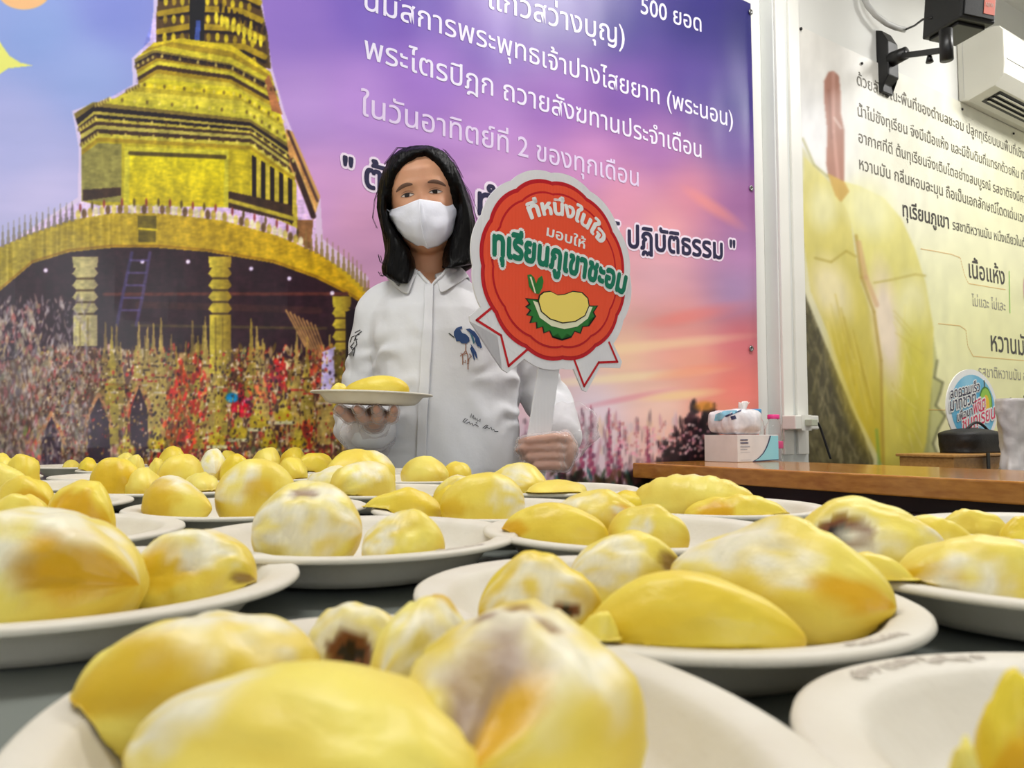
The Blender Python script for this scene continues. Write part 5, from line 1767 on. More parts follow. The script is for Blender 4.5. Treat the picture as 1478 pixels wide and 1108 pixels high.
def hand_left(g=0.0):
    m = Vol()
    kn = P(815, 651, 1.475)
    m.ball(kn + Vector((.002, .012, 0)), .034 + g, 14, (.55, .95, 1.12))
    m.limb([kn + Vector((0, .012, .004)), wrL], [.025 + g, .022 + g])
    for i in range(4):
        yy = 633 + i * 12.5
        sx = stick_at(yy)
        k0 = P(816 - i * 1.5, yy + 1, 1.468)
        k1 = P(801, yy + (-1.5, 0, 0, 1)[i], 1.442)
        k2 = P((762, 757, 764, 774)[i], yy + (3, 2, 2, 2)[i], 1.434)
        k3 = P((752, 749, 756, 765)[i], yy + (5, 4, 3, 2)[i], 1.452)
        m.limb([k0, k1, k2, k3], [.0108 + g, .0096 + g, .0084 + g, .0074 + g], 12)
    t0 = kn + Vector((-.004, .022, .022))
    m.limb([t0, P(796, 634, 1.487), P(778, 631, 1.479)], [.012 + g, .0105 + g, .0085 + g], 12)
    return m


body = Vol()
body.add(hv, hf)
# ear shells
for sx, ex in ((-1, -.073), (1, .073)):
    c0_ = to_w(Vector((ex, .012, -.022)))
    body.ball(c0_, .028, 12, (.28, .55, 1.0))
body.limb([to_w(Vector((0, .022, -.075))), to_w(Vector((0, .02, -.11))), nk + Vector((0, .01, 0)), nk + Vector((0, .015, -.04))], [.055, .049, .052, .062], 24)
body.stack([(-.137, 1.70, .62, .135, .095), (-.137, 1.70, .80, .125, .09), (-.14, 1.70, .95, .13, .095), (-.155, 1.70, 1.06, .142, .092), (-.162, 1.705, 1.12, .13, .078), (nk.x, 1.705, nk.z - .03, .088, .062), (nk.x, 1.705, nk.z - .01, .05, .045)])
body.limb([shR, elR, wrR], [.036, .032, .022])
body.limb([shL, elL, wrL], [.036, .032, .022])
for h in (hand_right(), hand_left()): body.add(h.v, h.f)
bo = voxel(body.build('body', M['skin'], None), .0032, 3, .5)
bo.parent = wom; bo.matrix_parent_inverse = wom.matrix_basis.inverted()
print('body', len(bo.data.polygons))
bv_body = BVHTree.FromPolygons([tuple(v.co) for v in bo.data.vertices], [tuple(p.vertices) for p in bo.data.polygons])

# ---- eyes and brows laid onto the face
def face_pt(x, z, off):
    o_ = to_w(Vector((x, -.3, z))); d = (HR @ Vector((0, 1, 0))).normalized()
    h, n_, i_, t_ = bv_body.ray_cast(o_, d)
    return (h - d * off) if h else to_w(Vector((x, -.09, z)))


M['sclera'] = mat('eye white', C(206, 190, 180), .15)
M['iris'] = mat('dark iris', C(26, 14, 10), .05)
M['lash'] = mat('lash line', C(34, 20, 16), .6)
M['brow'] = mat('brow hair', C(104, 74, 58), .8)
M['fold'] = mat('eyelid fold', C(150, 98, 72), .6)


def strip(pts, wd, off, name, mt, taper=True):
    v, f = [], []
    n = len(pts)
    for i, (x, z) in enumerate(pts):
        x2, z2 = pts[min(i + 1, n - 1)]; x1, z1 = pts[max(i - 1, 0)]
        L = math.hypot(x2 - x1, z2 - z1); nx, nz = -(z2 - z1) / L, (x2 - x1) / L
        w = wd / 2 * (math.sin(math.pi * (i + .35) / (n - .3)) ** .5 if taper else 1)
        for q in (-1, -.4, .4, 1):
            v.append(face_pt(x + nx * w * q, z + nz * w * q, off if abs(q) < .9 else off * .2))
    for i in range(n - 1):
        for k in range(3): f.append((i * 4 + k, i * 4 + k + 1, (i + 1) * 4 + k + 1, (i + 1) * 4 + k))
    return MB().add(v, f).build(name, mt, wom, True)


for sx in (-1, 1):
    cx_, cz_ = sx * .0300, -.0015
    hw, hu, hd = .0148, .0046, .0034
    up_ = [(cx_ + hw * (t / 8 - 1), cz_ + hu * (1 - abs(t / 8 - 1) ** 2.2) + .0012 * (t / 8 - 1) * sx) for t in range(17)]
    dn_ = [(cx_ + hw * (t / 8 - 1), cz_ - hd * (1 - abs(t / 8 - 1) ** 2) + .0012 * (t / 8 - 1) * sx) for t in range(17)]
    v, f = [], []
    for i in range(17):
        for k in range(5):
            t = k / 4; v.append(face_pt(up_[i][0] * (1 - t) + dn_[i][0] * t, up_[i][1] * (1 - t) + dn_[i][1] * t, .0006))
    for i in range(16):
        for k in range(4): f.append((i * 5 + k, i * 5 + k + 1, (i + 1) * 5 + k + 1, (i + 1) * 5 + k))
    MB().add(v, f).build('eye', M['sclera'], wom, True)
    v = []; ic = (cx_ - .0012, cz_ + .0008)
    for k in range(24):
        a = 2 * math.pi * k / 24; x = ic[0] + .0056 * math.cos(a); z = ic[1] + .0056 * math.sin(a)
        q = (x - cx_) / hw
        z = min(z, cz_ + hu * (1 - abs(q) ** 2.2)); z = max(z, cz_ - hd * (1 - abs(q) ** 2))
        v.append(face_pt(x, z, .0011))
    v.append(face_pt(ic[0], ic[1], .0016))
    MB().add(v, [(24, (k + 1) % 24, k) for k in range(24)]).build('iris', M['iris'], wom, True)
    strip(up_, .0026, .0016, 'upper_lid', M['lash'])
    strip(dn_, .0010, .0010, 'lower_lid', M['fold'])
    strip([(x, z + .0042) for x, z in up_[1:-1]], .0014, .0006, 'lid_fold', M['fold'])
    br = [(cx_ + sx * (-.014 + .038 * t / 12), .0158 + .0040 * math.sin(math.pi * min(1, t / 12 * .8 + .12)) - .004 * (t / 12) ** 2) for t in range(13)]
    o = strip(br, .0085, .0008, 'eyebrow', M['brow'])

# ---- face mask
def pl(pts, t):
    t = t * (len(pts) - 1); i = min(int(t), len(pts) - 2); k = t - i
    return (pts[i][0] * (1 - k) + pts[i + 1][0] * k, pts[i][1] * (1 - k) + pts[i + 1][1] * k)


topE = [(561, 304), (572, 300), (584, 296), (595, 291), (606, 287), (619, 289), (632, 291), (645, 293), (657, 294)]
botE = [(568, 322), (574, 333), (584, 344), (600, 354), (618, 359), (633, 355), (645, 347), (654, 336), (658, 318)]
v, f = [], []
nu, nv = 48, 30
for i in range(nu + 1):
    u_ = i / nu * 2 - 1
    a = pl(topE, i / nu); c = pl(botE, i / nu)
    for j in range(nv + 1):
        t = j / nv
        bx_ = a[0] + (c[0] - a[0]) * t + math.sin(math.pi * t) * (-3.0 * max(0, -u_) ** 3 + 2.5 * max(0, u_) ** 3)
        by2 = a[1] + (c[1] - a[1]) * t
        Y = 1.578 + .082 * abs(u_) ** 1.9 + .020 * (t - .38) ** 2 * 4 * (1 - abs(u_) * .5) + (.014 if t > .8 else 0) * ((t - .8) / .2) ** 2
        Y += .003 * (min(1, abs(u_) / .05) - 1)
        Y -= .0022 * math.sin((t * 3.2 + abs(u_) * 1.5) * math.pi) * abs(u_) ** .8 * (1 - abs(u_))
        Y += .0025 * noise.noise(Vector((u_ * 3, t * 4, 1)))
        v.append(P(bx_, by2, Y))
for i in range(nu):
    for j in range(nv): f.append((i * (nv + 1) + j, i * (nv + 1) + j + 1, (i + 1) * (nv + 1) + j + 1, (i + 1) * (nv + 1) + j))
mk = MB().add(v, f).build('face_mask', M['maskc'], wom, True)
q = mk.modifiers.new('t', 'SOLIDIFY'); q.thickness = .0016
MB().tube([P(606, 288, 1.5745), P(605, 305, 1.570), P(607, 322, 1.572), P(611, 342, 1.580), P(617, 358, 1.592)], .0011, 6).build('mask_seam', M['maskc'], mk, True)
MB().tube([P(562, 305, 1.66), P(557, 301, 1.68), P(553, 300, 1.70)], .0012, 6).build('ear_loop', M['maskc'], mk, True)
MB().tube([P(656, 295, 1.66), P(658, 286, 1.67), P(659, 280, 1.69)], .0012, 6).build('ear_loop', M['maskc'], mk, True)

# ---- hair
hair = Vol()
facepoly = [(614, 219), (597, 223), (577, 234), (565, 250), (559, 272), (557, 300), (562, 330), (590, 390), (640, 390), (655, 345), (662, 305), (659, 282), (652, 258), (639, 237), (624, 222)]


def inpoly(x, y, pts):
    c = False
    for i in range(len(pts)):
        (x1, y1), (x2, y2) = pts[i], pts[(i + 1) % len(pts)]
        if (y1 > y) != (y2 > y) and x < (x2 - x1) * (y - y1) / (y2 - y1) + x1: c = not c
    return c


def pxof(p):
    d = CROT.transposed() @ (p - CAM)
    return CX + F * d.x / -d.z, CY - F * d.y / -d.z


zs2 = [-.10 + .228 * i / 60 for i in range(60)] + [.127]
rws = []
for z in zs2:
    zz = z / .127 * .116 if z > 0 else z
    row = []
    for k in range(80):
        th = 2 * math.pi * k / 80 + math.pi
        p = head_pt(min(zz, .1155), th, .012 if z < .1 else .012, False)
        p.z = z
        if z < 0: p.x *= 1 + .0 * z
        wp = to_w(p)
        x, y = pxof(wp)
        if math.cos(th) > .0 and inpoly(x, y, facepoly):
            p2 = head_pt(min(zz, .11), th, -.016, False); wp = to_w(p2)
        row.append(wp)
    rws.append(row)
v, f = closed_rows(rws, to_w(Vector((0, 0, -.10))), to_w(Vector((0, .0, .129))))
hair.add(v, f)


def curtain(levels, Yf, Yb, n=26, wave=0.0):
    """levels: (photo y, inner x, outer x); loft of rounded sections"""
    rws = []
    for i, (y, xi, xo) in enumerate(levels):
        t = i / (len(levels) - 1)
        row = []
        yf = Yf[0] + (Yf[1] - Yf[0]) * t; yb = Yb[0] + (Yb[1] - Yb[0]) * t
        for k in range(n):
            a = 2 * math.pi * k / n
            x = (xi + xo) / 2 + (xo - xi) / 2 * math.copysign(abs(math.cos(a)) ** .7, math.cos(a))
            Y = (yf + yb) / 2 - (yb - yf) / 2 * math.copysign(abs(math.sin(a)) ** .8, math.sin(a))
            q = P(x, y, Y)
            row.append(q + Vector((noise.noise(q * 30) * .003, 0, 0)))
        rws.append(row)
    c0 = sum(rws[0], Vector()) / n; c1 = sum(rws[-1], Vector()) / n
    v, f = closed_rows(rws, c0, c1)
    return [tuple(q) for q in v], [tuple(reversed(g)) for g in f]


cl_ = [(232, 585, 564), (245, 573, 554), (262, 564, 548), (282, 560, 545), (300, 558, 545), (318, 561, 549), (335, 571, 553), (350, 583, 557), (362, 592, 557), (374, 598, 554), (385, 600, 551), (395, 598, 553), (403, 595, 563), (409, 590, 574)]
cr_ = [(224, 626, 645), (236, 640, 656), (250, 648, 663), (265, 655, 669), (282, 660, 676), (300, 663, 681), (320, 660, 685), (338, 652, 688), (352, 645, 690), (364, 640, 690), (374, 638, 690), (381, 640, 682), (387, 638, 655)]
for lv, yf, yb in ((cl_, (1.64, 1.60), (1.74, 1.70)), (cr_, (1.64, 1.60), (1.75, 1.72))):
    v, f = curtain(lv, yf, yb); hair.add(v, f)
bk_ = [(230, 575, 648), (250, 558, 662), (280, 549, 674), (310, 548, 682), (340, 552, 687), (365, 556, 689), (385, 562, 682), (395, 570, 670)]
v, f = curtain(bk_, (1.72, 1.735), (1.785, 1.80), 40); hair.add(v, f)
ho = voxel(hair.build('hair', M['hair'], None), .0036, 3, .5)
for vv_ in ho.data.vertices:
    c = vv_.co - HC_
    th = math.atan2(c.x, -c.y)
    lowk = max(0, min(1, (1.30 - vv_.co.z) / .1))
    d = .0026 * noise.noise(Vector((th * 16, vv_.co.z * 5, 1))) + .0018 * noise.noise(Vector((th * 42, vv_.co.z * 8, 5))) + lowk * .004 * noise.noise(Vector((vv_.co.x * 60, vv_.co.y * 60, vv_.co.z * 14)))
    vv_.co += Vector((math.sin(th), -math.cos(th), 0)) * d
ho.parent = wom; ho.matrix_parent_inverse = wom.matrix_basis.inverted()
rs = random.Random(4)
st_ = MB()
for (pts, n) in (([(552, 262), (543, 290), (541, 315), (548, 330)], 3), ([(664, 258), (676, 276), (684, 300), (693, 330)], 4), ([(558, 385), (549, 378), (546, 368)], 5), ([(560, 395), (550, 398), (548, 392)], 4),
                 ([(680, 360), (690, 372), (692, 378)], 3), ([(575, 398), (572, 408), (577, 413)], 5), ([(600, 214), (575, 214), (556, 238)], 3), ([(640, 215), (655, 232), (668, 256)], 4), ([(585, 400), (590, 412), (598, 414)], 4)):
    for k in range(n):
        j = rs.uniform(-3, 3); j2 = rs.uniform(-4, 4)
        st_.tube([P(x + j + j2 * i / 3, y + j * .5, 1.655 - .02 * (y > 350)) for i, (x, y) in enumerate(pts)], .00055, 4)
st_.build('stray_hairs', M['hair'], ho, True)['kind'] = 'stuff'

# ---- shirt
shirt = Vol()
shirt.stack([(-.137, 1.70, .58, .168, .13), (-.137, 1.70, .72, .160, .127), (-.138, 1.70, .85, .154, .124), (-.142, 1.70, .97, .156, .122), (-.152, 1.70, 1.05, .160, .115), (-.159, 1.702, 1.10, .152, .102),
             (-.163, 1.705, 1.135, .128, .086), (nk.x, 1.705, nk.z - .022, .088, .070), (nk.x, 1.705, nk.z + .004, .066, .060)])
cuR = P(538, 617, 1.565); cuL = P(812, 628, 1.585)
shirt.limb([shR + Vector((.02, 0, .0)), shR + Vector((-.004, 0, -.03)), (shR + elR) / 2, elR], [.050, .052, .047, .052], 24)
shirt.limb([elR, (elR + cuR) / 2 + Vector((0, 0, -.008)), cuR + Vector((0, 0, -.006))], [.052, .050, .040], 24)
shirt.limb([shL + Vector((-.02, 0, .0)), shL + Vector((.002, 0, -.03)), (shL + elL) / 2, elL], [.050, .050, .046, .049], 24)
shirt.limb([elL, (elL + cuL) / 2, cuL], [.049, .045, .036], 24)
so_ = voxel(shirt.build('shirt', M['shirt'], None), .0046, 8, .5)
me = so_.data
me.update()
nrm = [v_.normal.copy() for v_ in me.vertices]
for vi_, vv_ in enumerate(me.vertices):
    p = vv_.co
    n_ = nrm[vi_]
    q = Vector((p.x * 9 + p.z * 2.5, p.y * 9, p.z * 3.0))
    fold = 1 - abs(noise.noise(q + Vector((3, 1, 2)))) * 2.6
    d = .0075 * fold + .0045 * noise.noise(Vector((p.x * 22 + p.z * 9, p.y * 22, p.z * 8)))
    # radiating creases at the elbows and cuffs
    for c, amp in ((elR, .006), (cuR, .005), (elL, .006), ((shR + elR) / 2, .004), (P(560, 520, 1.62), .006), (P(735, 560, 1.64), .006)):
        r_ = (p - c).length
        if r_ < .11: d += amp * (1 - r_ / .11) * math.sin(noise.noise((p - c) * 14 + c * 3) * 7 + (p.z - c.z) * 90)
    vv_.co = p + n_ * d
me.update()
bv0 = BVHTree.FromPolygons([tuple(v.co) for v in me.vertices], [tuple(p.vertices) for p in me.polygons])
# neck opening: V at the front, open at the top
vpoly = [(598, 360), (652, 360), (648, 384), (636, 398), (623, 411), (611, 400), (600, 388)]
bm = bmesh.new(); bm.from_mesh(me)
kill = []
for q in bm.faces:
    c = q.calc_center_median()
    x, y = pxof(c)
    if (c.z > nk.z - .004 and abs(c.x - nk.x) < .075) or (inpoly(x, y, vpoly) and c.y < 1.70): kill.append(q)
bmesh.ops.delete(bm, geom=kill, context='FACES')
bm.to_mesh(me); bm.free()
bvs = BVHTree.FromPolygons([tuple(v.co) for v in me.vertices], [tuple(p.vertices) for p in me.polygons])
q = so_.modifiers.new('t', 'SOLIDIFY'); q.thickness = .0024; q.offset = -1
so_.parent = wom; so_.matrix_parent_inverse = wom.matrix_basis.inverted()


def on_shirt(name, poly, mt, off, parent, cuts=3, solid=0):
    vv, ff = drape(poly, bvs, None, off, cuts)
    if not ff: return None
    o = MB().add(vv, ff).build(name, mt, parent, True)
    if solid:
        q = o.modifiers.new('t', 'SOLIDIFY'); q.thickness = solid
    return o


hem = []
for a_, c_ in zip([(596, 382), (604, 393), (612, 402), (618, 408), (623, 413), (629, 406), (637, 399), (646, 388), (650, 380)], [0] * 9):
    h, n_, i_, t_ = bv0.ray_cast(CAM, ray(*a_).normalized())
    if h is not None and h.y < 1.72: hem.append(h)
if len(hem) > 3: MB().tube(hem, .0042, 8).build('neckline', M['shirt'], so_, True)
# placket down the front, seam lines
for y0 in range(410, 690, 20):
    pass
on_shirt('placket', [(614, 412), (626, 412), (622, 520), (618, 600), (615, 689), (601, 689), (604, 600), (609, 500)], M['shirt'], .0035, so_, 9, .003)
# collar: folded band with two points
cv, cf = [], []
nc = 44
for i in range(nc + 1):
    ph = math.radians(-163 + 326 * i / nc)
    fr = max(0.0, -math.cos(ph)) ** 2
    inn = nk + Vector((math.sin(ph) * .060, math.cos(ph) * .058 + .005, .012 - .030 * fr))
    mid = nk + Vector((math.sin(ph) * .068, math.cos(ph) * .066 + .005, .014 - .032 * fr))
    pt = max(0.0, min(1, (abs(math.degrees(ph)) - 118) / 45))
    out = nk + Vector((math.sin(ph) * (.094 + .02 * pt), math.cos(ph) * (.088 + .018 * pt) + .005, -.018 - .036 * fr - .018 * pt))
    # keep the leaf outside the shirt
    h, n_, i_, dist = bvs.find_nearest(out)
    if h is not None: out = h + (n_ if n_.z > -.2 or n_.y < 0 else n_) * .006
    cv += [inn + Vector((0, 0, -.022)), inn, mid, (mid * .45 + out * .55) + Vector((0, -.003 * fr, .006)), out]
for i in range(nc):
    for k in range(4): cf.append((i * 5 + k, (i + 1) * 5 + k, (i + 1) * 5 + k + 1, i * 5 + k + 1))
co = MB().add(cv, cf).build('collar', M['shirt'], so_, True)
q = co.modifiers.new('t', 'SOLIDIFY'); q.thickness = .003
q = co.modifiers.new('s', 'SUBSURF'); q.levels = q.render_levels = 1
# embroidery: blue crane, brown legs, signature, sleeve motif
M['thread_blue'] = mat('blue thread', C(34, 66, 116), .6); M['thread_teal'] = mat('teal thread', C(60, 110, 130), .6)
M['thread_brown'] = mat('brown thread', C(150, 100, 76), .6); M['thread_black'] = mat('black thread', C(30, 30, 38), .6)
k_ = 5.543
def EP(pts): return [(620 + x / k_, 440 + y / k_) for x, y in pts]


on_shirt('bird_body', EP([(195, 215), (215, 185), (245, 175), (258, 172), (262, 188), (245, 200), (262, 225), (290, 235), (315, 260), (320, 290), (295, 310), (255, 308), (240, 290), (215, 292), (205, 262), (195, 245)]), M['thread_blue'], .0014, so_, 2)
for wgp in ([(288, 195), (320, 190), (360, 215), (395, 265), (418, 340), (405, 348), (385, 320), (365, 270), (330, 230)], [(320, 220), (345, 250), (362, 300), (350, 312), (335, 270)], [(325, 310), (345, 335), (372, 380), (383, 430), (372, 428), (350, 380)], [(335, 330), (350, 370), (362, 440), (353, 440), (340, 395), (322, 350)], [(365, 250), (385, 300), (395, 335), (380, 330), (362, 290)]):
    on_shirt('bird_feather', EP(wgp), M['thread_blue' if wgp[0][0] != 320 else 'thread_teal'], .0017, so_, 2)
on_shirt('bird_beak', EP([(150, 228), (160, 224), (200, 258), (198, 266)]), M['thread_black'], .0014, so_, 2)


def ribbon_px(pts, w, name, mt, off=.0016):
    poly = []
    L = []; R_ = []
    for i, (x, y) in enumerate(pts):
        x2, y2 = pts[min(i + 1, len(pts) - 1)]; x1, y1 = pts[max(0, i - 1)]
        l = math.hypot(x2 - x1, y2 - y1) or 1; nx, ny = -(y2 - y1) / l * w / 2, (x2 - x1) / l * w / 2
        L.append((x + nx, y + ny)); R_.append((x - nx, y - ny))
    v, f = [], []
    for a, c in zip(L, R_):
        for q in (a, c):
            d = ray(*q).normalized(); h, n_, i_, t_ = bvs.ray_cast(CAM, d)
            if h is None: h = P(q[0], q[1], 1.58); n_ = Vector((0, -1, 0))
            v.append(h - d * off)
    for i in range(len(pts) - 1): f.append((2 * i, 2 * i + 1, 2 * i + 3, 2 * i + 2))
    return v, f


lg = MB()
for pts in ([(290, 310), (288, 365), (265, 400), (265, 478)], [(288, 360), (305, 400), (308, 515)], [(245, 410), (265, 390), (248, 385)], [(270, 455), (290, 460), (285, 440)], [(318, 390), (335, 410), (315, 430), (308, 460)], [(300, 470), (315, 465)], [(275, 395), (300, 385)]):
    v, f = ribbon_px(EP(pts), 1.3, '', None); lg.add(v, f)
lg.build('bird_legs', M['thread_brown'], so_)['kind'] = 'stuff'
sg = MB()
for pts in ([(325, 900), (335, 868), (342, 905), (352, 880), (356, 915), (366, 900), (372, 920), (380, 905), (385, 930), (408, 912), (402, 935)], [(265, 935), (285, 908), (305, 915), (275, 940), (300, 945), (318, 935), (325, 955), (340, 945), (350, 965), (365, 955), (392, 972)],
            [(370, 940), (382, 945)], [(425, 985), (455, 960), (468, 962), (440, 990), (462, 978), (478, 990), (492, 975), (500, 1000), (515, 995), (520, 1010), (550, 1012)]):
    v, f = ribbon_px(EP(pts), 1.1, '', None); sg.add(v, f)
sg.build('stitched_signature', M['thread_black'], so_)['kind'] = 'stuff'
sl = MB()
for pts in ([(522, 478), (514, 484), (511, 492), (516, 489)], [(519, 482), (508, 486), (505, 494)], [(511, 494), (506, 500), (509, 506), (503, 512)], [(513, 486), (515, 497), (509, 505)], [(505, 500), (512, 503), (510, 514)], [(520, 476), (512, 480)]):
    v, f = ribbon_px(pts, 1.2, '', None); sl.add(v, f)
sl.build('sleeve_embroidery', M['thread_black'], so_)['kind'] = 'stuff'

# ---- trousers and shoes below the table edge
tr = Vol()
tr.stack([(-.137, 1.70, .56, .150, .110), (-.137, 1.70, .72, .152, .112)])
for sx in (-1, 1):
    hx = -.137 + sx * .075
    tr.limb([(hx, 1.70, .66), (hx + sx * .012, 1.69, .38), (hx + sx * .018, 1.71, .10)], [.078, .062, .055], 24)
to = voxel(tr.build('trousers', M['trouser'], None), .010, 3)
to.parent = wom; to.matrix_parent_inverse = wom.matrix_basis.inverted()
for sx in (-1, 1):
    hx = -.137 + sx * .093
    s_ = Vol(); s_.ball((hx, 1.66, .034), .034, 12, (1.25, 3.3, .95)); s_.ball((hx, 1.70, .06), .042, 12, (1, 1.2, 1.2))
    o = voxel(s_.build('shoe', M['shoe'], None), .006, 3)
    for vv_ in o.data.vertices: vv_.co.z = max(.001, vv_.co.z)
    o.parent = wom; o.matrix_parent_inverse = wom.matrix_basis.inverted()

# ---- clear plastic gloves
mg = bpy.data.materials.new('clear plastic glove'); mg.use_nodes = True
nt_ = mg.node_tree; nt_.nodes.clear()
ou = nt_.nodes.new('ShaderNodeOutputMaterial'); mx = nt_.nodes.new('ShaderNodeMixShader'); tr_ = nt_.nodes.new('ShaderNodeBsdfTransparent'); pb = nt_.nodes.new('ShaderNodeBsdfPrincipled')
pb.inputs['Base Color'].default_value = C(238, 232, 232); pb.inputs['Roughness'].default_value = .14; pb.inputs['Specular IOR Level'].default_value = .8
tr_.inputs[0].default_value = (.97, .95, .95, 1)
lw = nt_.nodes.new('ShaderNodeLayerWeight'); lw.inputs[0].default_value = .32
mr = nt_.nodes.new('ShaderNodeMapRange'); mr.inputs[3].default_value = .14; mr.inputs[4].default_value = .62
tcg = nt_.nodes.new('ShaderNodeTexCoord'); nzg = nt_.nodes.new('ShaderNodeTexNoise'); nzg.inputs['Scale'].default_value = 95; bpg = nt_.nodes.new('ShaderNodeBump'); bpg.inputs['Strength'].default_value = .9; bpg.inputs['Distance'].default_value = .004
for a, c in ((tcg.outputs['Object'], nzg.inputs['Vector']), (nzg.outputs['Fac'], bpg.inputs['Height']), (bpg.outputs['Normal'], pb.inputs['Normal']), (lw.outputs['Facing'], mr.inputs[0]),
             (mr.outputs[0], mx.inputs[0]), (tr_.outputs[0], mx.inputs[1]), (pb.outputs[0], mx.inputs[2]), (mx.outputs[0], ou.inputs[0])): nt_.links.new(a, c)
M['glove'] = mg
for hf_, wr_, end_, r0_ in ((hand_right, wrR, cuR, .030), (hand_left, wrL, cuL + Vector((.01, .0, .01)), .034)):
    g_ = hf_(.0016)
    go = voxel(g_.build('glove', M['glove'], None), .0034, 2)
    nrm = [v_.normal.copy() for v_ in go.data.vertices]
    for vi_, vv_ in enumerate(go.data.vertices):
        vv_.co += nrm[vi_] * (.0016 + .0022 * abs(noise.noise(vv_.co * 60)))
    go.parent = wom; go.matrix_parent_inverse = wom.matrix_basis.inverted()
    # loose flaring cuff of the glove
    dv = (end_ - wr_); v, f = [], []
    ax_ = dv.normalized(); a_ = ax_.orthogonal().normalized(); b2 = ax_.cross(a_)
    for i in range(15):
        t = i / 14
        for k in range(36):
            th = 2 * math.pi * k / 36
            r_ = (r0_ + (.030) * t) * (1 + .16 * noise.noise(Vector((math.cos(th) * 2.5, math.sin(th) * 2.5, t * 3))) * (.4 + t))
            v.append(wr_ - ax_ * .012 + ax_ * (t * .085) + (a_ * math.cos(th) + b2 * math.sin(th)) * r_)
    for i in range(14):
        for k in range(36): f.append((i * 36 + k, i * 36 + (k + 1) % 36, (i + 1) * 36 + (k + 1) % 36, (i + 1) * 36 + k))
    MB().add(v, f).build('glove_cuff', M['glove'], go, True)

# ---------------------------------------------------------------- plate held in the gloved hand
po = bpy.data.objects.new('paper_plate', plate_mesh(.115, .113, 72)); COL.objects.link(po)
po.location = (plc.x, plc.y, pbz + .0005); po.rotation_euler = (0, math.radians(1.6), 0)
tag(po, 'paper plate held up on the gloved hand, with one long pod', 'plate')
PBASE['HELD'] = pbz + .0052
pod('HELD', 545, 106, 541, 1.45, 4, .55, 'long smooth pod on the plate held up in the gloved hand', seed=301, p=.5, pale=.35, taper=-.35, lump=.05, feats=((.3, 100, .3, .01, 'w'),))
pod('HELD', 490, 26, 551, 1.45, 20, .6, 'small flake at the left end of the held plate', name='durian_flake', seed=303, pale=.6)

# ---------------------------------------------------------------- award rosette sign on a stick
SC = P(804, 390, 1.475)
SN = (N + Vector((0, 0, -.0))).normalized()


def sgp(px, py):
    p = onplane(px, py, SC, SN) - SC
    return (p.dot(U), p.z)


def s3(a, b_, d=0.0):
    return SC + U * a + UP * b_ + SN * d


RR = (sgp(804, 260)[1] - sgp(804, 519)[1]) / 2
tilt = math.radians(-11)


def scal(r, n=216, amp=.028, lobes=12):
    out = []
    for k in range(n):
        a = 2 * math.pi * k / n
        q = abs(math.cos(a * lobes / 2))
        rr = r * RR * (1 + amp * (q ** .8 - .6))
        out.append((rr * math.cos(a + tilt), rr * math.sin(a + tilt)))
    return out


sgn = empty('award_sign', s3(-.06, sgp(765, 690)[1]), 'red rosette-shaped sign with green and white lettering on a white stick', 'sign')
M['coro'] = grain(mat('white corrugated board', C(236, 234, 236), .3), C(228, 226, 230), (1, 1, 1), 12, 2)
M['red'] = mat('dark red print', C(196, 22, 36), .25); M['orange'] = mat('orange red print', C(243, 84, 52), .25)
M['green'] = mat('deep green print', C(8, 120, 92), .3); M['leaf'] = mat('leaf green print', C(40, 120, 50), .3)
# fine flutes of the board show in the gloss
for key in ('coro', 'red', 'orange'):
    m_ = M[key]; tcx = nd(m_, 'ShaderNodeTexCoord'); wv = nd(m_, 'ShaderNodeTexWave'); wv.inputs['Scale'].default_value = 42
    mpx = nd(m_, 'ShaderNodeMapping'); mpx.inputs['Rotation'].default_value = (0, 0, -math.atan2(U.y, U.x)); lk(m_, tcx.outputs['Object'], mpx.inputs['Vector']); lk(m_, mpx.outputs['Vector'], wv.inputs['Vector'])
    bpx = nd(m_, 'ShaderNodeBump', Strength=.10, Distance=.002); lk(m_, wv.outputs['Fac'], bpx.inputs['Height']); lk(m_, bpx.outputs['Normal'], m_.node_tree.nodes['Principled BSDF'].inputs['Normal'])
tailL = [(726, 425), (697, 440), (678, 456), (679, 464), (718, 485), (725, 533), (733, 538), (770, 506), (800, 480)]
tailR = [(810, 500), (823, 520), (841, 563), (847, 565), (866, 530), (895, 531), (898, 522), (884, 493), (850, 470)]
bd = MB().prism(scal(1.10), s3, 0, -.004)
bd.build('board', M['coro'], sgn)
for tl_ in (tailL, tailR):
    p_ = [sgp(*q) for q in tl_]
    if sum(p_[i][0] * p_[(i + 1) % len(p_)][1] - p_[(i + 1) % len(p_)][0] * p_[i][1] for i in range(len(p_))) < 0: p_.reverse()
    MB().prism(p_, s3, -.0002, -.0042).build('ribbon_tail', M['coro'], sgn)
for o_pts in ([(717, 438), (688, 462), (723, 484), (734, 528), (767, 499)], [(828, 517), (843, 557), (864, 523), (891, 522), (879, 494)]):
    q_ = [sgp(*q) for q in o_pts]; b_ = MB(); w_ = .0048
    for (x1, y1), (x2, y2) in zip(q_[:-1], q_[1:]):
        l = math.hypot(x2 - x1, y2 - y1); nx, ny = -(y2 - y1) / l * w_ / 2, (x2 - x1) / l * w_ / 2; ex, ey2 = (x2 - x1) / l * w_ * .4, (y2 - y1) / l * w_ * .4
        b_.prism([(x1 - ex - nx, y1 - ey2 - ny), (x2 + ex - nx, y2 + ey2 - ny), (x2 + ex + nx, y2 + ey2 + ny), (x1 - ex + nx, y1 - ey2 + ny)], s3, .0004, None)
    b_.build('ribbon_outline', M['red'], sgn)
MB().prism(scal(1.0), s3, .0006, None).build('red_border', M['red'], sgn)
MB().prism(scal(.955), s3, .0010, None).build('orange_ring', M['orange'], sgn)
MB().prism(scal(.865), s3, .0014, None).build('inner_red_line', M['red'], sgn)
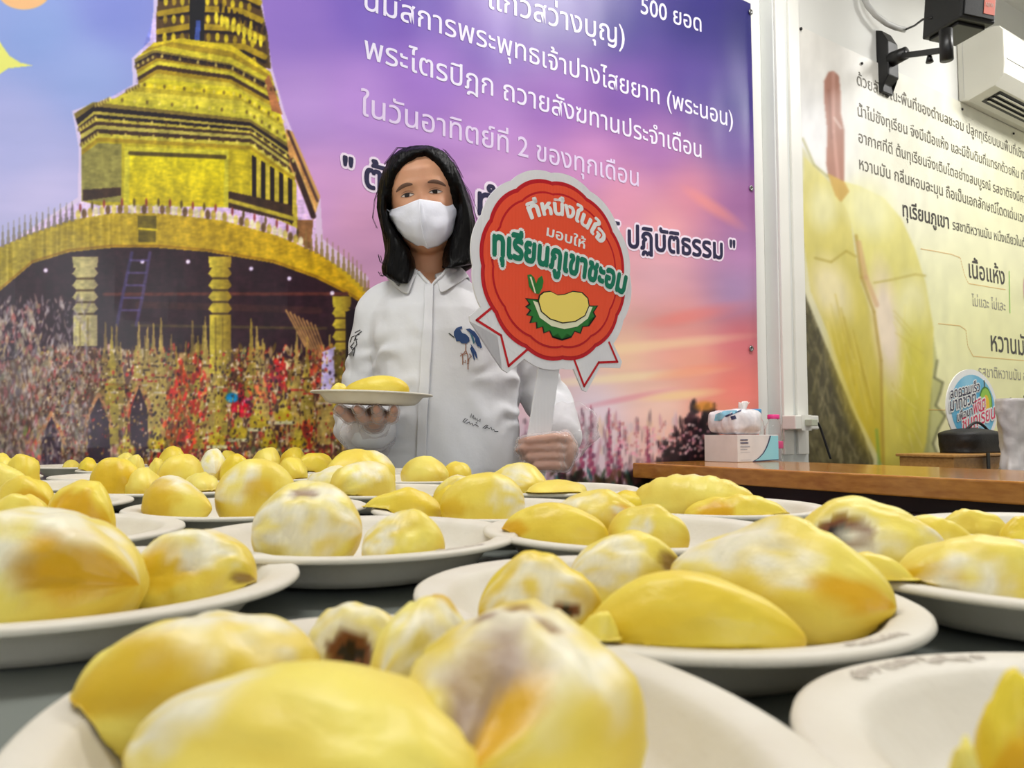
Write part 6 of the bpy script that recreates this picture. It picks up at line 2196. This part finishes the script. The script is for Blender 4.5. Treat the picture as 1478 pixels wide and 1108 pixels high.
MB().prism(scal(.842), s3, .0018, None).build('orange_field', M['orange'], sgn)
stk_ = [sgp(781, 520), sgp(753, 705), sgp(786, 712), sgp(811, 522)]
so2 = MB().prism(stk_, s3, -.0045, -.0085).build('stick', M['coro'], sgn, bevel=.0008)


def sign_text(txt, p0, p1, layers, up=1.0, arc=0.0, sp=1.0):
    a0, b0 = sgp(*p0); a1, b1 = sgp(*p1)
    ref = text2d(txt, spacing=sp)[0]; x0, x1 = extent(ref)
    L = math.hypot(a1 - a0, b1 - b0); ux, uy = (a1 - a0) / L, (b1 - b0) / L
    for off, mk_, d, nm in layers:
        v, f = text2d(txt, off, spacing=sp)
        sc = L / (x1 - x0); out = []
        for x, y, dz in v:
            t = (x - x0) / (x1 - x0); X = (x - x0) * sc; Yv = y * sc * up
            bend_ = arc * L * (1 - (2 * t - 1) ** 2); sl_ = arc * 4 * (1 - 2 * t)
            cs_, sn_ = math.cos(math.atan(sl_)), math.sin(math.atan(sl_))
            X -= Yv * sn_; Yb = bend_ + Yv * cs_
            out.append(s3(a0 + ux * X - uy * Yb, b0 + uy * X + ux * Yb, d + dz))
        MB().add(out, f).build(nm, M[mk_], sgn)['kind'] = 'stuff'


sign_text('ที่หนึ่งในใจ', (766, 316), (866, 352), [(.045, 'sheet', .0024, 'lettering')], .95, .17)
sign_text('มอบให้', (788, 340), (843, 359), [(.02, 'sheet', .0022, 'lettering')], .75, .0)
sign_text('ทุเรียนภูเขาชะอม', (711, 368), (899, 424), [(.13, 'sheet', .0026, 'lettering_halo'), (.05, 'green', .0032, 'lettering')], 1.32, .03)


def K5(pts): return [sgp(660 + x / 3.259, 240 + y / 3.259) for x, y in pts]


def flatp(pts, name, mk_, d):
    p_ = K5(pts)
    if sum(p_[i][0] * p_[(i + 1) % len(p_)][1] - p_[(i + 1) % len(p_)][0] * p_[i][1] for i in range(len(p_))) < 0: p_.reverse()
    return MB().prism(p_, s3, d, None).build(name, M[mk_], sgn)


M['inkblack'] = mat('black print', C(24, 22, 22), .3); M['flesh'] = mat('pale yellow print', C(250, 224, 110), .3); M['cream'] = mat('cream print', C(236, 234, 200), .3)
husk = [(316, 620), (362, 624), (376, 652), (400, 694), (450, 728), (500, 738), (550, 728), (592, 698), (612, 655), (660, 655), (640, 686), (650, 706), (622, 724), (618, 752), (588, 756), (578, 788), (550, 778), (534, 806), (512, 792), (490, 820), (468, 794), (444, 806), (430, 776), (402, 786), (396, 756), (368, 764), (366, 734), (336, 738), (346, 706), (320, 700), (338, 676), (316, 660), (334, 646)]
flatp(husk, 'husk_print', 'inkblack', .0022)
cxh, cyh = 490, 690
flatp([(cxh + (x - cxh) * .95, cyh + (y - cyh) * .93 + 1) for x, y in husk], 'husk_green_print', 'leaf', .0026)
flatp([(352, 632), (372, 640), (400, 694), (450, 728), (500, 740), (550, 730), (594, 700), (614, 660), (632, 662), (610, 716), (560, 754), (500, 766), (440, 752), (384, 712)], 'husk_pith_print', 'cream', .0029)
fl = [(374, 632), (380, 606), (400, 590), (432, 586), (466, 604), (500, 601), (540, 586), (584, 592), (612, 620), (618, 656), (598, 704), (552, 732), (490, 740), (430, 720), (388, 684)]
flatp(fl, 'fruit_outline_print', 'inkblack', .0032)
flatp([(496 + (x - 496) * .955, 662 + (y - 662) * .93) for x, y in fl], 'fruit_print', 'flesh', .0036)
flatp([(326, 512), (342, 508), (358, 524), (370, 560), (374, 602), (354, 592), (334, 566)], 'leaf_print', 'leaf', .0028)
flatp([(394, 514), (402, 540), (396, 572), (380, 604), (368, 590), (366, 556), (376, 528)], 'leaf_print', 'leaf', .0029)
flatp([(336, 520), (344, 520), (366, 598), (360, 598)], 'leaf_vein_print', 'cream', .0032)
